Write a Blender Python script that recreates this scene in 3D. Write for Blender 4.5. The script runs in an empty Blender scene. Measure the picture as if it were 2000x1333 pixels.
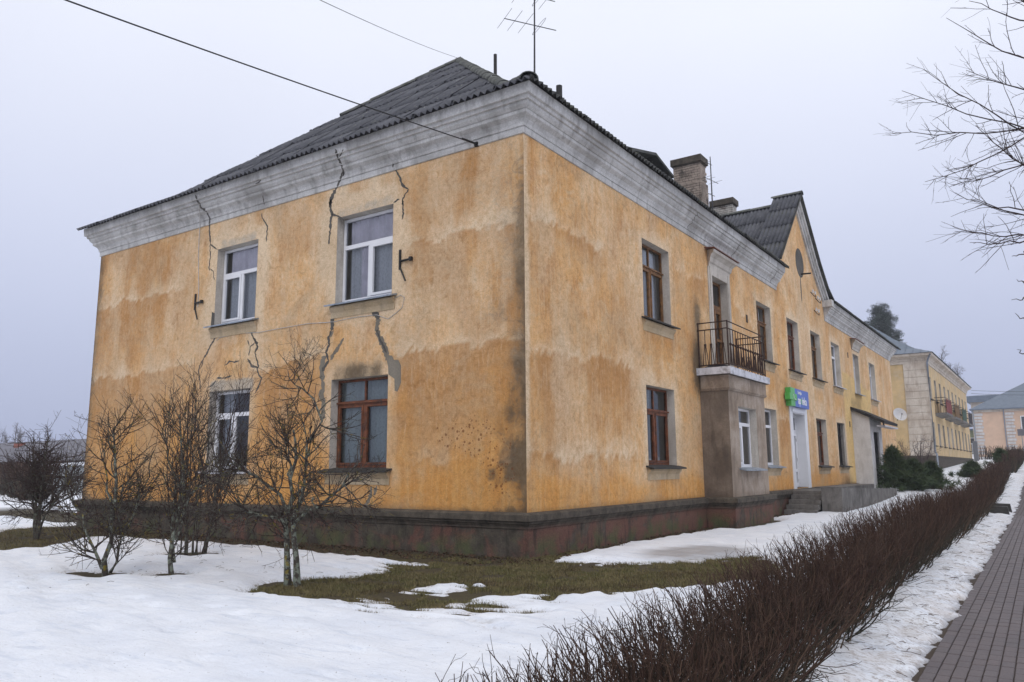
import bpy, bmesh, math, random
import numpy as np
from mathutils import Matrix, Vector
R = math.radians
random.seed(7)
RNG = np.random.default_rng(11)
SC = bpy.context.scene
COL = SC.collection

# ------------------------------------------------------------------ camera, sky, sun, exposure
FPX = 1532.1443
YAW, PIT, ROL = R(34.3748), R(9.2654), R(-0.3678)
CAM = np.array([8.0254, -12.1773, 1.6])
_fw = np.array([-math.sin(YAW)*math.cos(PIT), math.cos(YAW)*math.cos(PIT), math.sin(PIT)])
_r = np.array([math.cos(YAW), math.sin(YAW), 0.0])
_u = np.cross(_r, _fw)
_rt = _r*math.cos(ROL) + _u*math.sin(ROL)
_up = -_r*math.sin(ROL) + _u*math.cos(ROL)
cd = bpy.data.cameras.new('camera'); cam = bpy.data.objects.new('camera', cd); COL.objects.link(cam)
cd.sensor_width = 36.0; cd.lens = FPX/2000*36; cd.clip_start = 0.05; cd.clip_end = 3000
cam.matrix_world = Matrix(((_rt[0], _up[0], -_fw[0], CAM[0]), (_rt[1], _up[1], -_fw[1], CAM[1]), (_rt[2], _up[2], -_fw[2], CAM[2]), (0, 0, 0, 1)))
SC.camera = cam
SC.cycles.max_bounces = 5; SC.cycles.diffuse_bounces = 2; SC.cycles.glossy_bounces = 2; SC.cycles.transmission_bounces = 4; SC.cycles.transparent_max_bounces = 16

SUN_EL, SUN_AZ = R(48), R(150)
w = bpy.data.worlds.new('World'); SC.world = w; w.use_nodes = True
nt = w.node_tree; nt.nodes.clear()
out = nt.nodes.new('ShaderNodeOutputWorld'); bg = nt.nodes.new('ShaderNodeBackground'); bg.inputs['Strength'].default_value = 0.1
sky = nt.nodes.new('ShaderNodeTexSky'); sky.sky_type = 'NISHITA'; sky.sun_disc = False
sky.sun_elevation = SUN_EL; sky.sun_rotation = SUN_AZ; sky.air_density = 1.0; sky.dust_density = 4.0; sky.ozone_density = 1.0
tc = nt.nodes.new('ShaderNodeTexCoord'); sx = nt.nodes.new('ShaderNodeSeparateXYZ')
nt.links.new(tc.outputs['Generated'], sx.inputs[0])
cr = nt.nodes.new('ShaderNodeValToRGB')          # overcast: dim at the horizon, bright overhead, as a closed cloud deck is
cr.color_ramp.elements[0].position = 0.0; cr.color_ramp.elements[0].color = (0.37, 0.415, 0.59, 1)
cr.color_ramp.elements[1].position = 1.0; cr.color_ramp.elements[1].color = (0.98, 1.0, 1.03, 1)
for p_, c_ in ((0.12, (0.48, 0.525, 0.705, 1)), (0.30, (0.64, 0.68, 0.835, 1)), (0.5, (0.81, 0.84, 0.95, 1))):
    e = cr.color_ramp.elements.new(p_); e.color = c_
nt.links.new(sx.outputs['Z'], cr.inputs[0])
ns = nt.nodes.new('ShaderNodeTexNoise'); ns.inputs['Scale'].default_value = 1.6; ns.inputs['Detail'].default_value = 3
nt.links.new(tc.outputs['Generated'], ns.inputs['Vector'])
mr = nt.nodes.new('ShaderNodeMapRange'); mr.inputs['To Min'].default_value = 9.2; mr.inputs['To Max'].default_value = 10.8
nt.links.new(ns.outputs['Fac'], mr.inputs['Value'])
vm = nt.nodes.new('ShaderNodeVectorMath'); vm.operation = 'SCALE'
nt.links.new(cr.outputs[0], vm.inputs[0]); nt.links.new(mr.outputs[0], vm.inputs['Scale'])
mx = nt.nodes.new('ShaderNodeMix'); mx.data_type = 'RGBA'; mx.inputs[0].default_value = 0.95
nt.links.new(sky.outputs[0], mx.inputs[6]); nt.links.new(vm.outputs[0], mx.inputs[7])
nt.links.new(mx.outputs[2], bg.inputs['Color']); nt.links.new(bg.outputs[0], out.inputs[0])
ld = bpy.data.lights.new('sun', 'SUN'); ld.energy = 0.6; ld.angle = R(40); ld.color = (1.0, 0.97, 0.92)
sun = bpy.data.objects.new('sun', ld); COL.objects.link(sun)
# light comes from behind the camera's right shoulder, through cloud
sd_ = Vector((math.sin(SUN_AZ)*math.cos(SUN_EL), math.cos(SUN_AZ)*math.cos(SUN_EL), math.sin(SUN_EL)))
sun.rotation_euler = (-sd_).to_track_quat('-Z', 'Y').to_euler(); sun.location = (20, -30, 40)
SC.view_settings.view_transform = 'Standard'; SC.view_settings.look = 'None'
SC.view_settings.exposure = 0.22; SC.view_settings.gamma = 1.0

# ------------------------------------------------------------------ measuring helper: where a sight line meets a real plane
def ray(a, b): return _fw*FPX + _rt*(a-1000) + _up*(666.5-b)
def on(a, b, ax, v):
    d = ray(a, b); return CAM + d*((v-CAM[ax])/d[ax])

# ------------------------------------------------------------------ numpy noise
def _hash(ix, iy, s):
    h = (ix.astype(np.int64)*374761393 + iy.astype(np.int64)*668265263 + s*974634777) & 0xffffffff
    h = ((h ^ (h >> 13))*1274126177) & 0xffffffff
    return ((h ^ (h >> 16)) & 0xffffff)/float(0xffffff)
def vnoise(x, y, s=0):
    ix, iy = np.floor(x), np.floor(y); fx, fy = x-ix, y-iy
    fx = fx*fx*(3-2*fx); fy = fy*fy*(3-2*fy)
    a = _hash(ix, iy, s); b = _hash(ix+1, iy, s); c = _hash(ix, iy+1, s); d = _hash(ix+1, iy+1, s)
    return (a*(1-fx)+b*fx)*(1-fy) + (c*(1-fx)+d*fx)*fy
def fbm(x, y, s=0, o=4, g=0.5):
    t = 0; a = 1.0; n = 0
    for i in range(o):
        t = t + a*vnoise(x*2**i, y*2**i, s+i*17); n += a; a *= g
    return t/n
def sstep(a, b, x):
    t = np.clip((x-a)/(b-a), 0, 1); return t*t*(3-2*t)

# ------------------------------------------------------------------ material graph helper
class G:
    def __init__(self, name):
        self.m = bpy.data.materials.new(name); self.m.use_nodes = True
        self.t = self.m.node_tree; self.t.nodes.clear()
        self.o = self.t.nodes.new('ShaderNodeOutputMaterial')
    def n(self, typ, props=None, **ins):
        d = self.t.nodes.new(typ)
        for k, v in (props or {}).items(): setattr(d, k, v)
        for k, v in ins.items(): self.set(d.inputs[k.replace('_', ' ')], v)
        return d
    def set(self, s, v):
        if isinstance(v, bpy.types.NodeSocket): self.t.links.new(v, s)
        elif isinstance(v, (tuple, list)) and len(v) == 3 and s.type == 'RGBA': s.default_value = (*v, 1)
        else: s.default_value = v
    def pos(self): return self.n('ShaderNodeNewGeometry').outputs['Position']
    def obj(self): return self.n('ShaderNodeTexCoord').outputs['Object']
    def sep(self, v):
        d = self.n('ShaderNodeSeparateXYZ'); self.set(d.inputs[0], v); return d.outputs
    def comb(self, x, y, z):
        d = self.n('ShaderNodeCombineXYZ'); self.set(d.inputs[0], x); self.set(d.inputs[1], y); self.set(d.inputs[2], z); return d.outputs[0]
    def scale(self, v, s):
        d = self.n('ShaderNodeVectorMath', {'operation': 'MULTIPLY'}); self.set(d.inputs[0], v); d.inputs[1].default_value = s; return d.outputs[0]
    def noise(self, vec, scale=1.0, detail=4, rough=0.55, dist=0.0):
        d = self.n('ShaderNodeTexNoise', Scale=scale, Detail=detail, Roughness=rough, Distortion=dist); self.set(d.inputs['Vector'], vec); return d.outputs['Fac']
    def vor(self, vec, scale=1.0, feature='F1', out='Distance', rnd=1.0):
        d = self.n('ShaderNodeTexVoronoi', {'feature': feature}, Scale=scale, Randomness=rnd); self.set(d.inputs['Vector'], vec); return d.outputs[out]
    def math(self, op, a, b=0.0, c=None):
        d = self.n('ShaderNodeMath', {'operation': op}); self.set(d.inputs[0], a); self.set(d.inputs[1], b)
        if c is not None: self.set(d.inputs[2], c)
        return d.outputs[0]
    def mr(self, v, a, b, c=0.0, d=1.0):
        k = self.n('ShaderNodeMapRange', {'interpolation_type': 'SMOOTHSTEP'}); self.set(k.inputs['Value'], v)
        for n_, x in (('From Min', a), ('From Max', b), ('To Min', c), ('To Max', d)): self.set(k.inputs[n_], x)
        return k.outputs[0]
    def mix(self, f, a, b, blend='MIX'):
        d = self.n('ShaderNodeMix', {'data_type': 'RGBA', 'blend_type': blend})
        self.set(d.inputs[0], f); self.set(d.inputs[6], a); self.set(d.inputs[7], b); return d.outputs[2]
    def ramp(self, f, stops):
        d = self.n('ShaderNodeValToRGB'); e = d.color_ramp.elements
        while len(e) < len(stops): e.new(0.5)
        for k, (p, c) in zip(e, stops): k.position = p; k.color = (*c, 1)
        self.set(d.inputs[0], f); return d.outputs[0]
    def attr(self, name): return self.n('ShaderNodeAttribute', {'attribute_name': name})
    def bump(self, h, strength=0.3, dist=0.02):
        d = self.n('ShaderNodeBump', Strength=strength, Distance=dist); self.set(d.inputs['Height'], h); return d.outputs[0]
    def bsdf(self, col, rough=0.8, nrm=None, metal=0.0, spec=0.3):
        d = self.n('ShaderNodeBsdfPrincipled', Roughness=rough, Metallic=metal)
        d.inputs['Specular IOR Level'].default_value = spec
        self.set(d.inputs['Base Color'], col)
        if nrm is not None: self.set(d.inputs['Normal'], nrm)
        self.t.links.new(d.outputs[0], self.o.inputs[0]); return d
MT = {}
def simple(name, col, rough=0.7, var=0.25, scale=6.0, metal=0.0, bump=0.15, spec=0.3, dirt=None):
    """a plain material with mottling, fine relief and, if wanted, dirt in patches"""
    g = G(name); p = g.pos(); n = g.noise(p, scale, 5, 0.6); f = g.noise(p, scale*9, 3, 0.6)
    lo = tuple(c*(1-var) for c in col); hi = tuple(min(1, c*(1+var)) for c in col)
    c = g.ramp(n, [(0.3, lo), (0.7, hi)])
    if dirt: c = g.mix(g.mr(g.noise(p, scale*0.6, 6, 0.7), 0.48, 0.68, 0, dirt[1]), c, dirt[0])
    g.bsdf(c, rough, g.bump(f, bump, 0.01), metal, spec); MT[name] = g.m; return g.m

def stucco():
    g = G('ochre_stucco'); p = g.pos(); s = g.sep(p); u = g.math('ADD', s[0], s[1]); v = g.comb(u, 0.0, s[2])
    st = g.attr('st'); sc = g.n('ShaderNodeSeparateColor'); g.set(sc.inputs[0], st.outputs['Color'])
    pale, dark, orange = sc.outputs[0], sc.outputs[1], sc.outputs[2]; brown = st.outputs['Alpha']
    s2 = g.attr('st2'); sc2 = g.n('ShaderNodeSeparateColor'); g.set(sc2.inputs[0], s2.outputs['Color'])
    grey, fresh, spots = sc2.outputs
    n1 = g.noise(v, 0.9, 6, 0.62, 0.4); n1b = g.noise(v, 3.1, 5, 0.65, 0.6); stk = g.noise(g.scale(v, (7, 1, 0.55)), 1.0, 5, 0.6, 0.3)
    stk2 = g.noise(g.scale(v, (22, 1, 1.3)), 1.0, 4, 0.6); fine = g.noise(v, 38, 4, 0.7)
    c = g.ramp(n1, [(0.30, (0.42, 0.20, 0.075)), (0.43, (0.57, 0.312, 0.128)), (0.55, (0.66, 0.388, 0.17)), (0.68, (0.70, 0.478, 0.275))])
    c = g.mix(g.mr(n1b, 0.5, 0.72, 0, 0.55), c, (0.66, 0.365, 0.125))
    c = g.mix(g.mr(g.noise(v, 1.7, 7, 0.7, 1.2), 0.50, 0.66, 0, 0.55), c, (0.66, 0.51, 0.34))
    c = g.mix(g.mr(g.noise(v, 2.6, 7, 0.72, 0.9), 0.47, 0.34, 0, 0.65), c, (0.40, 0.215, 0.085))
    c = g.mix(g.mr(stk, 0.47, 0.68, 0, 0.42), c, (0.665, 0.51, 0.335))
    c = g.mix(g.mr(stk2, 0.50, 0.72, 0, 0.25), c, (0.70, 0.585, 0.45))
    c = g.mix(g.mr(stk2, 0.44, 0.27, 0, 0.4), c, (0.40, 0.215, 0.085))
    ragged = g.noise(v, 4.2, 7, 0.78, 1.5)
    brush = g.noise(g.scale(v, (13, 1, 1.6)), 1.0, 6, 0.7, 0.8)
    def softl(a, k=1.0, nn=None): return g.mr(g.math('ADD', a, g.math('MULTIPLY', g.math('SUBTRACT', nn or ragged, 0.5), 1.15)), 0.02, 1.05, 0, k)
    def soft(a, k=1.0, nn=None): return g.mr(g.math('ADD', a, g.math('MULTIPLY', g.math('SUBTRACT', nn or n1b, 0.5), 0.85)), 0.28, 0.72, 0, k)
    c = g.mix(softl(brown, 0.95, ragged), c, g.mix(n1b, (0.34, 0.165, 0.06), (0.52, 0.285, 0.12)))
    c = g.mix(g.mr(brush, 0.52, 0.70, 0, 0.32), c, (0.70, 0.575, 0.42))
    c = g.mix(softl(pale, 0.85, g.math('ADD', g.math('MULTIPLY', brush, 0.3), g.math('MULTIPLY', ragged, 0.7))), c, g.mix(n1, (0.66, 0.51, 0.345), (0.74, 0.635, 0.505)))
    c = g.mix(softl(orange, 0.85, ragged), c, g.mix(g.mr(stk, 0.3, 0.7), g.mix(n1b, (0.50, 0.20, 0.04), (0.64, 0.33, 0.09)), g.mix(n1b, (0.60, 0.29, 0.075), (0.68, 0.41, 0.165))))
    c = g.mix(g.math('MULTIPLY', fresh, 1.0), c, g.mix(g.mr(n1, 0.3, 0.8), (0.69, 0.50, 0.235), (0.63, 0.45, 0.215)))
    c = g.mix(soft(grey, 0.9), c, g.mix(fine, (0.36, 0.33, 0.29), (0.50, 0.46, 0.41)))
    c = g.mix(g.math('MULTIPLY', g.mr(g.math('ADD', dark, g.math('MULTIPLY', g.math('SUBTRACT', ragged, 0.5), 1.5)), 0.10, 0.95), 0.92), c, g.mix(n1b, (0.045, 0.037, 0.03), (0.15, 0.12, 0.085)))
    c = g.mix(g.mr(g.noise(v, 0.6, 6, 0.7, 0.8), 0.45, 0.70, 0, 0.5), c, (0.45, 0.335, 0.22))
    d = g.vor(g.comb(u, 0.0, s[2]), 13.0); d2 = g.vor(g.comb(u, 3.0, s[2]), 7.5)
    sp = g.math('MULTIPLY', g.math('MAXIMUM', g.mr(d, 0.27, 0.18), g.mr(d2, 0.24, 0.17)), g.mr(g.math('ADD', spots, g.math('MULTIPLY', g.math('SUBTRACT', n1b, 0.5), 1.1)), 0.45, 0.6))
    c = g.mix(g.math('MULTIPLY', sp, 0.75), c, (0.16, 0.055, 0.022))
    c = g.mix(1.0, c, g.ramp(ragged, [(0.30, (0.80, 0.75, 0.66)), (0.46, (1.08, 1.05, 1.0)), (0.68, (1.24, 1.24, 1.22))]), 'MULTIPLY')
    mo = g.noise(v, 11.0, 6, 0.75, 0.6); c = g.mix(1.0, c, g.ramp(mo, [(0.32, (0.86, 0.82, 0.75)), (0.5, (1.04, 1.03, 1.0)), (0.68, (1.14, 1.15, 1.16))]), 'MULTIPLY')
    pit = g.mr(g.vor(v, 6.5), 0.06, 0.03); c = g.mix(g.math('MULTIPLY', pit, g.mr(n1, 0.5, 0.6)), c, (0.10, 0.07, 0.05))
    c = g.mix(g.mr(fine, 0.33, 0.55, 0.32, 0.0), c, (0.26, 0.15, 0.06))
    h = g.math('ADD', g.math('MULTIPLY', fine, 0.5), g.math('ADD', g.math('MULTIPLY', n1b, 1.0), g.math('MULTIPLY', soft(pale), 0.35)))
    g.bsdf(c, 0.92, g.bump(h, 0.45, 0.02), 0, 0.15); MT['stucco'] = g.m
stucco()
def plaster(name, lo, hi, soot, amt, bump=0.3):
    g = G(name); p = g.pos(); n = g.noise(p, 1.3, 7, 0.65, 0.5); b = g.noise(g.scale(p, (5, 5, 1.2)), 1.0, 5, 0.6); f = g.noise(p, 30, 4, 0.65)
    c = g.mix(g.mr(n, 0.3, 0.7), lo, hi); c = g.mix(g.mr(b, 0.48, 0.72, 0, amt), c, soot)
    c = g.mix(g.mr(g.noise(p, 0.55, 5, 0.6, 0.4), 0.47, 0.66, 0, amt*0.9), c, soot)
    c = g.mix(g.mr(f, 0.4, 0.65, 0.25, 0), c, soot)
    g.bsdf(c, 0.9, g.bump(g.math('ADD', f, n), bump, 0.015), 0, 0.2); MT[name] = g.m
plaster('cornice_plaster', (0.53, 0.52, 0.505), (0.72, 0.71, 0.695), (0.20, 0.185, 0.17), 0.55)
plaster('reveal_plaster', (0.54, 0.49, 0.43), (0.68, 0.63, 0.56), (0.26, 0.22, 0.18), 0.45)
plaster('apron_plaster', (0.56, 0.42, 0.25), (0.66, 0.53, 0.36), (0.26, 0.20, 0.14), 0.4)
plaster('bay_dark', (0.17, 0.13, 0.098), (0.30, 0.24, 0.19), (0.075, 0.06, 0.048), 0.6)  # darker plaster tone for the bay's near side face
plaster('bay_plaster', (0.33, 0.255, 0.19), (0.50, 0.42, 0.35), (0.14, 0.10, 0.07), 0.65)
plaster('white_render', (0.60, 0.58, 0.57), (0.74, 0.72, 0.71), (0.26, 0.24, 0.22), 0.35)
plaster('crack_mortar', (0.095, 0.087, 0.078), (0.16, 0.147, 0.13), (0.05, 0.045, 0.04), 0.3)
plaster('patch_mortar', (0.20, 0.172, 0.132), (0.285, 0.25, 0.198), (0.12, 0.11, 0.095), 0.3)
plaster('concrete', (0.14, 0.13, 0.12), (0.25, 0.235, 0.22), (0.05, 0.045, 0.04), 0.6)
plaster('quoin_plaster', (0.60, 0.53, 0.45), (0.73, 0.67, 0.59), (0.34, 0.26, 0.20), 0.55)
def plinth():
    g = G('mouldy_plinth'); p = g.pos(); s = g.sep(p); n = g.noise(p, 1.4, 7, 0.65, 0.5); m = g.noise(p, 4.5, 6, 0.65); f = g.noise(p, 40, 4, 0.7)
    stk = g.noise(g.scale(p, (6, 6, 0.9)), 1.0, 5, 0.65)
    c = g.ramp(m, [(0.3, (0.05, 0.041, 0.033)), (0.7, (0.155, 0.13, 0.10))])
    red = g.math('MULTIPLY', g.mr(g.math('ADD', n, g.mr(s[0], -0.4, 0.0, 0.0, 0.09)), 0.46, 0.62), g.mr(s[2], 0.60, 0.45)); c = g.mix(g.math('MULTIPLY', red, 0.8), c, g.mix(f, (0.15, 0.062, 0.046), (0.29, 0.135, 0.10)))
    grn = g.math('MULTIPLY', g.mr(g.noise(p, 1.9, 6, 0.6), 0.44, 0.62), g.mr(s[2], 0.5, 0.12)); c = g.mix(g.math('MULTIPLY', grn, 0.85), c, g.mix(f, (0.085, 0.10, 0.04), (0.15, 0.165, 0.075)))
    c = g.mix(g.mr(stk, 0.52, 0.72, 0, 0.7), c, (0.028, 0.025, 0.022))
    c = g.mix(g.mr(f, 0.4, 0.7, 0.3, 0), c, (0.03, 0.028, 0.025))
    g.bsdf(c, 0.88, g.bump(g.math('ADD', f, m), 0.5, 0.02), 0, 0.25); MT['plinth'] = g.m
plinth()
def roofmat(name, lo, hi, lich, moss):
    g = G(name); p = g.pos(); o = g.n('ShaderNodeObjectInfo').outputs['Random']
    n = g.noise(p, 2.2, 6, 0.65); f = g.noise(p, 34, 4, 0.7); c = g.mix(g.mr(n, 0.3, 0.7), lo, hi)
    c = g.mix(g.math('MULTIPLY', o, 0.35), c, (0.045, 0.047, 0.055))
    c = g.mix(g.math('MULTIPLY', g.mr(g.noise(p, 7, 6, 0.75), 0.60, 0.68), lich), c, (0.36, 0.35, 0.31))
    c = g.mix(g.math('MULTIPLY', g.mr(g.noise(p, 3.5, 6, 0.7), 0.55, 0.68), moss), c, (0.055, 0.062, 0.025))
    g.bsdf(c, 0.8, g.bump(f, 0.5, 0.01), 0, 0.3); MT[name] = g.m
roofmat('asbestos_roof', (0.082, 0.084, 0.097), (0.15, 0.152, 0.17), 0.9, 0.25)
roofmat('ridge_cap', (0.10, 0.105, 0.095), (0.17, 0.172, 0.155), 0.5, 0.6)
roofmat('eave_moss', (0.045, 0.045, 0.042), (0.10, 0.10, 0.088), 0.7, 0.9)
def glassmat(name, tint, refl):
    g = G(name); p = g.pos(); tr = g.n('ShaderNodeBsdfTransparent'); tr.inputs[0].default_value = (*tint, 1)
    gl = g.n('ShaderNodeBsdfGlossy', Roughness=0.02); gl.inputs[0].default_value = (0.95, 0.97, 1, 1)
    g.set(gl.inputs['Normal'], g.bump(g.noise(p, 2.5, 2, 0.5), 0.08, 0.02))
    fr = g.n('ShaderNodeFresnel', IOR=1.5); k = g.math('ADD', g.math('MULTIPLY', fr.outputs[0], refl), 0.025)
    m = g.n('ShaderNodeMixShader'); g.set(m.inputs[0], k); g.t.links.new(tr.outputs[0], m.inputs[1]); g.t.links.new(gl.outputs[0], m.inputs[2])
    g.t.links.new(m.outputs[0], g.o.inputs[0]); MT[name] = g.m
glassmat('glass', (0.90, 0.93, 0.95), 1.0)
glassmat('dusty_glass', (0.74, 0.81, 0.80), 1.0)
def lace():
    g = G('lace_curtain'); p = g.pos(); s = g.sep(p); u = g.math('ADD', s[0], s[1]); v = g.comb(u, 0.0, s[2])
    pat = g.vor(g.scale(v, (26, 1, 18)), 1.0); k = g.mr(pat, 0.25, 0.6, 0.80, 0.93)
    a = g.n('ShaderNodeBsdfDiffuse'); a.inputs[0].default_value = (0.82, 0.83, 0.86, 1)
    b = g.n('ShaderNodeBsdfTranslucent'); b.inputs[0].default_value = (0.6, 0.62, 0.64, 1)
    t = g.n('ShaderNodeBsdfTransparent'); m1 = g.n('ShaderNodeMixShader'); m1.inputs[0].default_value = 0.3
    g.t.links.new(a.outputs[0], m1.inputs[1]); g.t.links.new(b.outputs[0], m1.inputs[2])
    m2 = g.n('ShaderNodeMixShader'); g.set(m2.inputs[0], k); g.t.links.new(t.outputs[0], m2.inputs[1]); g.t.links.new(m1.outputs[0], m2.inputs[2])
    g.t.links.new(m2.outputs[0], g.o.inputs[0]); MT['lace'] = g.m
lace()
simple('lilac_drape', (0.70, 0.64, 0.70), 0.9, 0.15, 3); simple('olive_drape', (0.26, 0.25, 0.20), 0.9, 0.2, 3); simple('green_drape', (0.22, 0.32, 0.31), 0.9, 0.15, 3)
simple('room', (0.42, 0.39, 0.37), 0.9, 0.2, 2); simple('pvc', (0.80, 0.80, 0.82), 0.35, 0.04, 3, bump=0.03, spec=0.5)
simple('brown_wood', (0.20, 0.095, 0.032), 0.55, 0.45, 9, dirt=((0.055, 0.03, 0.02), 0.7)); simple('red_wood', (0.17, 0.058, 0.025), 0.55, 0.5, 9, dirt=((0.045, 0.03, 0.025), 0.8))
simple('dark_wood', (0.055, 0.038, 0.028), 0.8, 0.5, 9, dirt=((0.02, 0.02, 0.018), 0.6)); simple('sill_dark', (0.045, 0.042, 0.04), 0.7, 0.4, 8, dirt=((0.05, 0.055, 0.03), 0.5))
simple('sill_metal', (0.32, 0.36, 0.41), 0.45, 0.25, 6, metal=0.5, dirt=((0.12, 0.11, 0.10), 0.5)); simple('white_tin', (0.62, 0.62, 0.66), 0.45, 0.15, 5, dirt=((0.07, 0.06, 0.055), 0.6))
simple('rust_tin', (0.16, 0.06, 0.035), 0.7, 0.4, 9); simple('black_iron', (0.018, 0.016, 0.015), 0.6, 0.5, 20, spec=0.4); simple('rust_iron', (0.05, 0.026, 0.018), 0.7, 0.6, 18)
simple('antenna_metal', (0.05, 0.048, 0.05), 0.5, 0.3, 10, metal=0.3); simple('cable_black', (0.015, 0.015, 0.016), 0.6, 0.2, 5); simple('cable_white', (0.55, 0.53, 0.50), 0.7, 0.2, 12)
simple('zinc_pipe', (0.25, 0.28, 0.33), 0.45, 0.2, 6, metal=0.4); simple('steel_roof', (0.15, 0.18, 0.225), 0.5, 0.15, 2, metal=0.2); simple('dish_white', (0.62, 0.62, 0.63), 0.5, 0.1, 5)
simple('brick_pale', (0.36, 0.295, 0.245), 0.9, 0.35, 3, dirt=((0.055, 0.047, 0.042), 0.85)); simple('brick_white', (0.50, 0.47, 0.43), 0.9, 0.3, 6, dirt=((0.10, 0.07, 0.055), 0.8)); simple('mortar_dark', (0.028, 0.024, 0.021), 0.95, 0.3, 9)
simple('sign_blue', (0.045, 0.12, 0.50), 0.35, 0.05, 2, bump=0.02, spec=0.5); simple('sign_green', (0.09, 0.42, 0.09), 0.35, 0.08, 2, bump=0.02, spec=0.5); simple('sign_white', (0.85, 0.85, 0.85), 0.4, 0.02, 2, bump=0.0)
simple('brown_boards', (0.10, 0.042, 0.028), 0.8, 0.4, 7); simple('tar_felt', (0.028, 0.026, 0.026), 0.85, 0.4, 6); simple('yellow_paint', (0.64, 0.47, 0.255), 0.9, 0.15, 1.5, dirt=((0.60, 0.50, 0.37), 0.7))
simple('peach_paint', (0.62, 0.44, 0.32), 0.9, 0.1, 1.2, dirt=((0.60, 0.46, 0.36), 0.4)); simple('olive_paint', (0.30, 0.32, 0.20), 0.9, 0.1, 1.2); simple('window_dark', (0.07, 0.075, 0.085), 0.15, 0.3, 1, bump=0.02, spec=0.8)
simple('panel_red', (0.20, 0.035, 0.03), 0.7, 0.2, 4); simple('panel_brown', (0.16, 0.09, 0.035), 0.8, 0.4, 8); simple('panel_green', (0.03, 0.075, 0.05), 0.7, 0.2, 4); simple('panel_black', (0.025, 0.02, 0.025), 0.7, 0.2, 4)
simple('slab_grey', (0.20, 0.195, 0.19), 0.9, 0.25, 4); simple('grey_gate', (0.20, 0.21, 0.23), 0.6, 0.1, 3); simple('garage_white', (0.52, 0.56, 0.58), 0.8, 0.1, 1.5); simple('fence_brown', (0.07, 0.052, 0.045), 0.9, 0.4, 5)
simple('far_roof', (0.16, 0.155, 0.175), 0.85, 0.2, 1.5); simple('brick_red', (0.28, 0.10, 0.07), 0.9, 0.2, 6)

# ------------------------------------------------------------------ object helpers
def tag(o, label=None, cat=None, group=None, kind=None):
    for k, v in (('label', label), ('category', cat), ('group', group), ('kind', kind)):
        if v: o[k] = v
    return o
WM = {}
def adopt(o, parent):
    """parent without moving: part meshes are written in world coordinates"""
    if parent is not None:
        o.parent = parent; o.matrix_parent_inverse = WM.get(parent.name, Matrix()).inverted()
    return o
def thing(name, loc, label, cat, group=None):
    o = bpy.data.objects.new(name, None); COL.objects.link(o); o.location = loc; o.empty_display_size = 0.2
    WM[o.name] = Matrix.Translation(loc); return tag(o, label, cat, group)
def link(name, me, mat=None, parent=None, smooth=False):
    if mat is not None and not me.materials: me.materials.append(MT[mat] if isinstance(mat, str) else mat)
    if smooth: me.polygons.foreach_set('use_smooth', np.ones(len(me.polygons), bool))
    o = bpy.data.objects.new(name, me); COL.objects.link(o); return adopt(o, parent)
def np_mesh(name, V, F, attrs=None):
    V = np.ascontiguousarray(V, np.float32).reshape(-1, 3); F = np.ascontiguousarray(F, np.int32); n, k = F.shape
    me = bpy.data.meshes.new(name); me.vertices.add(len(V)); me.vertices.foreach_set('co', V.ravel())
    me.loops.add(n*k); me.loops.foreach_set('vertex_index', F.ravel()); me.polygons.add(n)
    me.polygons.foreach_set('loop_start', np.arange(0, n*k, k, dtype=np.int32)); me.update(calc_edges=True)
    for an, (ty, arr) in (attrs or {}).items():
        a = me.attributes.new(an, ty, 'POINT'); a.data.foreach_set('value' if ty == 'FLOAT' else 'color', np.ascontiguousarray(arr, np.float32).ravel())
    return me
class MB:
    def __init__(s, M=None): s.v = []; s.f = []; s.M = M or (lambda a, d, z: (a, d, z))
    def poly(s, pts): b = len(s.v); s.v += [s.M(*p) for p in pts]; s.f.append(list(range(b, b+len(pts))))
    def hexa(s, P):
        b = len(s.v); s.v += [s.M(*p) for p in P]
        for q in ((0, 3, 2, 1), (4, 5, 6, 7), (0, 1, 5, 4), (1, 2, 6, 5), (2, 3, 7, 6), (3, 0, 4, 7)): s.f.append([b+i for i in q])
    def box(s, a0, a1, d0, d1, z0, z1):
        s.hexa([(a0, d0, z0), (a1, d0, z0), (a1, d1, z0), (a0, d1, z0), (a0, d0, z1), (a1, d0, z1), (a1, d1, z1), (a0, d1, z1)])
    def prism(s, poly, d0, d1):
        """polygon [(a,z)] pushed through from depth d0 to d1"""
        n = len(poly); b = len(s.v); s.v += [s.M(a, d0, z) for a, z in poly]+[s.M(a, d1, z) for a, z in poly]
        s.f += [list(range(b, b+n)), [b+n+i for i in reversed(range(n))]]
        for i in range(n): j = (i+1) % n; s.f.append([b+i, b+n+i, b+n+j, b+j])
    def tube(s, pts, r, k=6, cap=True):
        P = [Vector(s.M(*p)) for p in pts]; rs = r if isinstance(r, (list, tuple)) else [r]*len(P); b = len(s.v); up = None
        for i, p in enumerate(P):
            t = (P[min(i+1, len(P)-1)]-P[max(i-1, 0)]).normalized()
            if up is None: up = Vector((0, 0, 1)) if abs(t.z) < 0.9 else Vector((1, 0, 0))
            x = t.cross(up); x = x.normalized() if x.length > 1e-6 else t.orthogonal().normalized(); y = t.cross(x); up = x.cross(t) if False else up
            for j in range(k): a = 2*math.pi*j/k; s.v.append(tuple(p+(x*math.cos(a)+y*math.sin(a))*rs[i]))
        for i in range(len(P)-1):
            for j in range(k): s.f.append([b+i*k+j, b+i*k+(j+1) % k, b+(i+1)*k+(j+1) % k, b+(i+1)*k+j])
        if cap: s.f.append([b+j for j in range(k)]); s.f.append([b+(len(P)-1)*k+j for j in reversed(range(k))])
    def mesh(s, name):
        me = bpy.data.meshes.new(name); me.from_pydata([tuple(map(float, q)) for q in s.v], [], s.f); me.update(); return me
    def done(s, name, mat, parent=None, smooth=False): return link(name, s.mesh(name), mat, parent, smooth)
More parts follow.
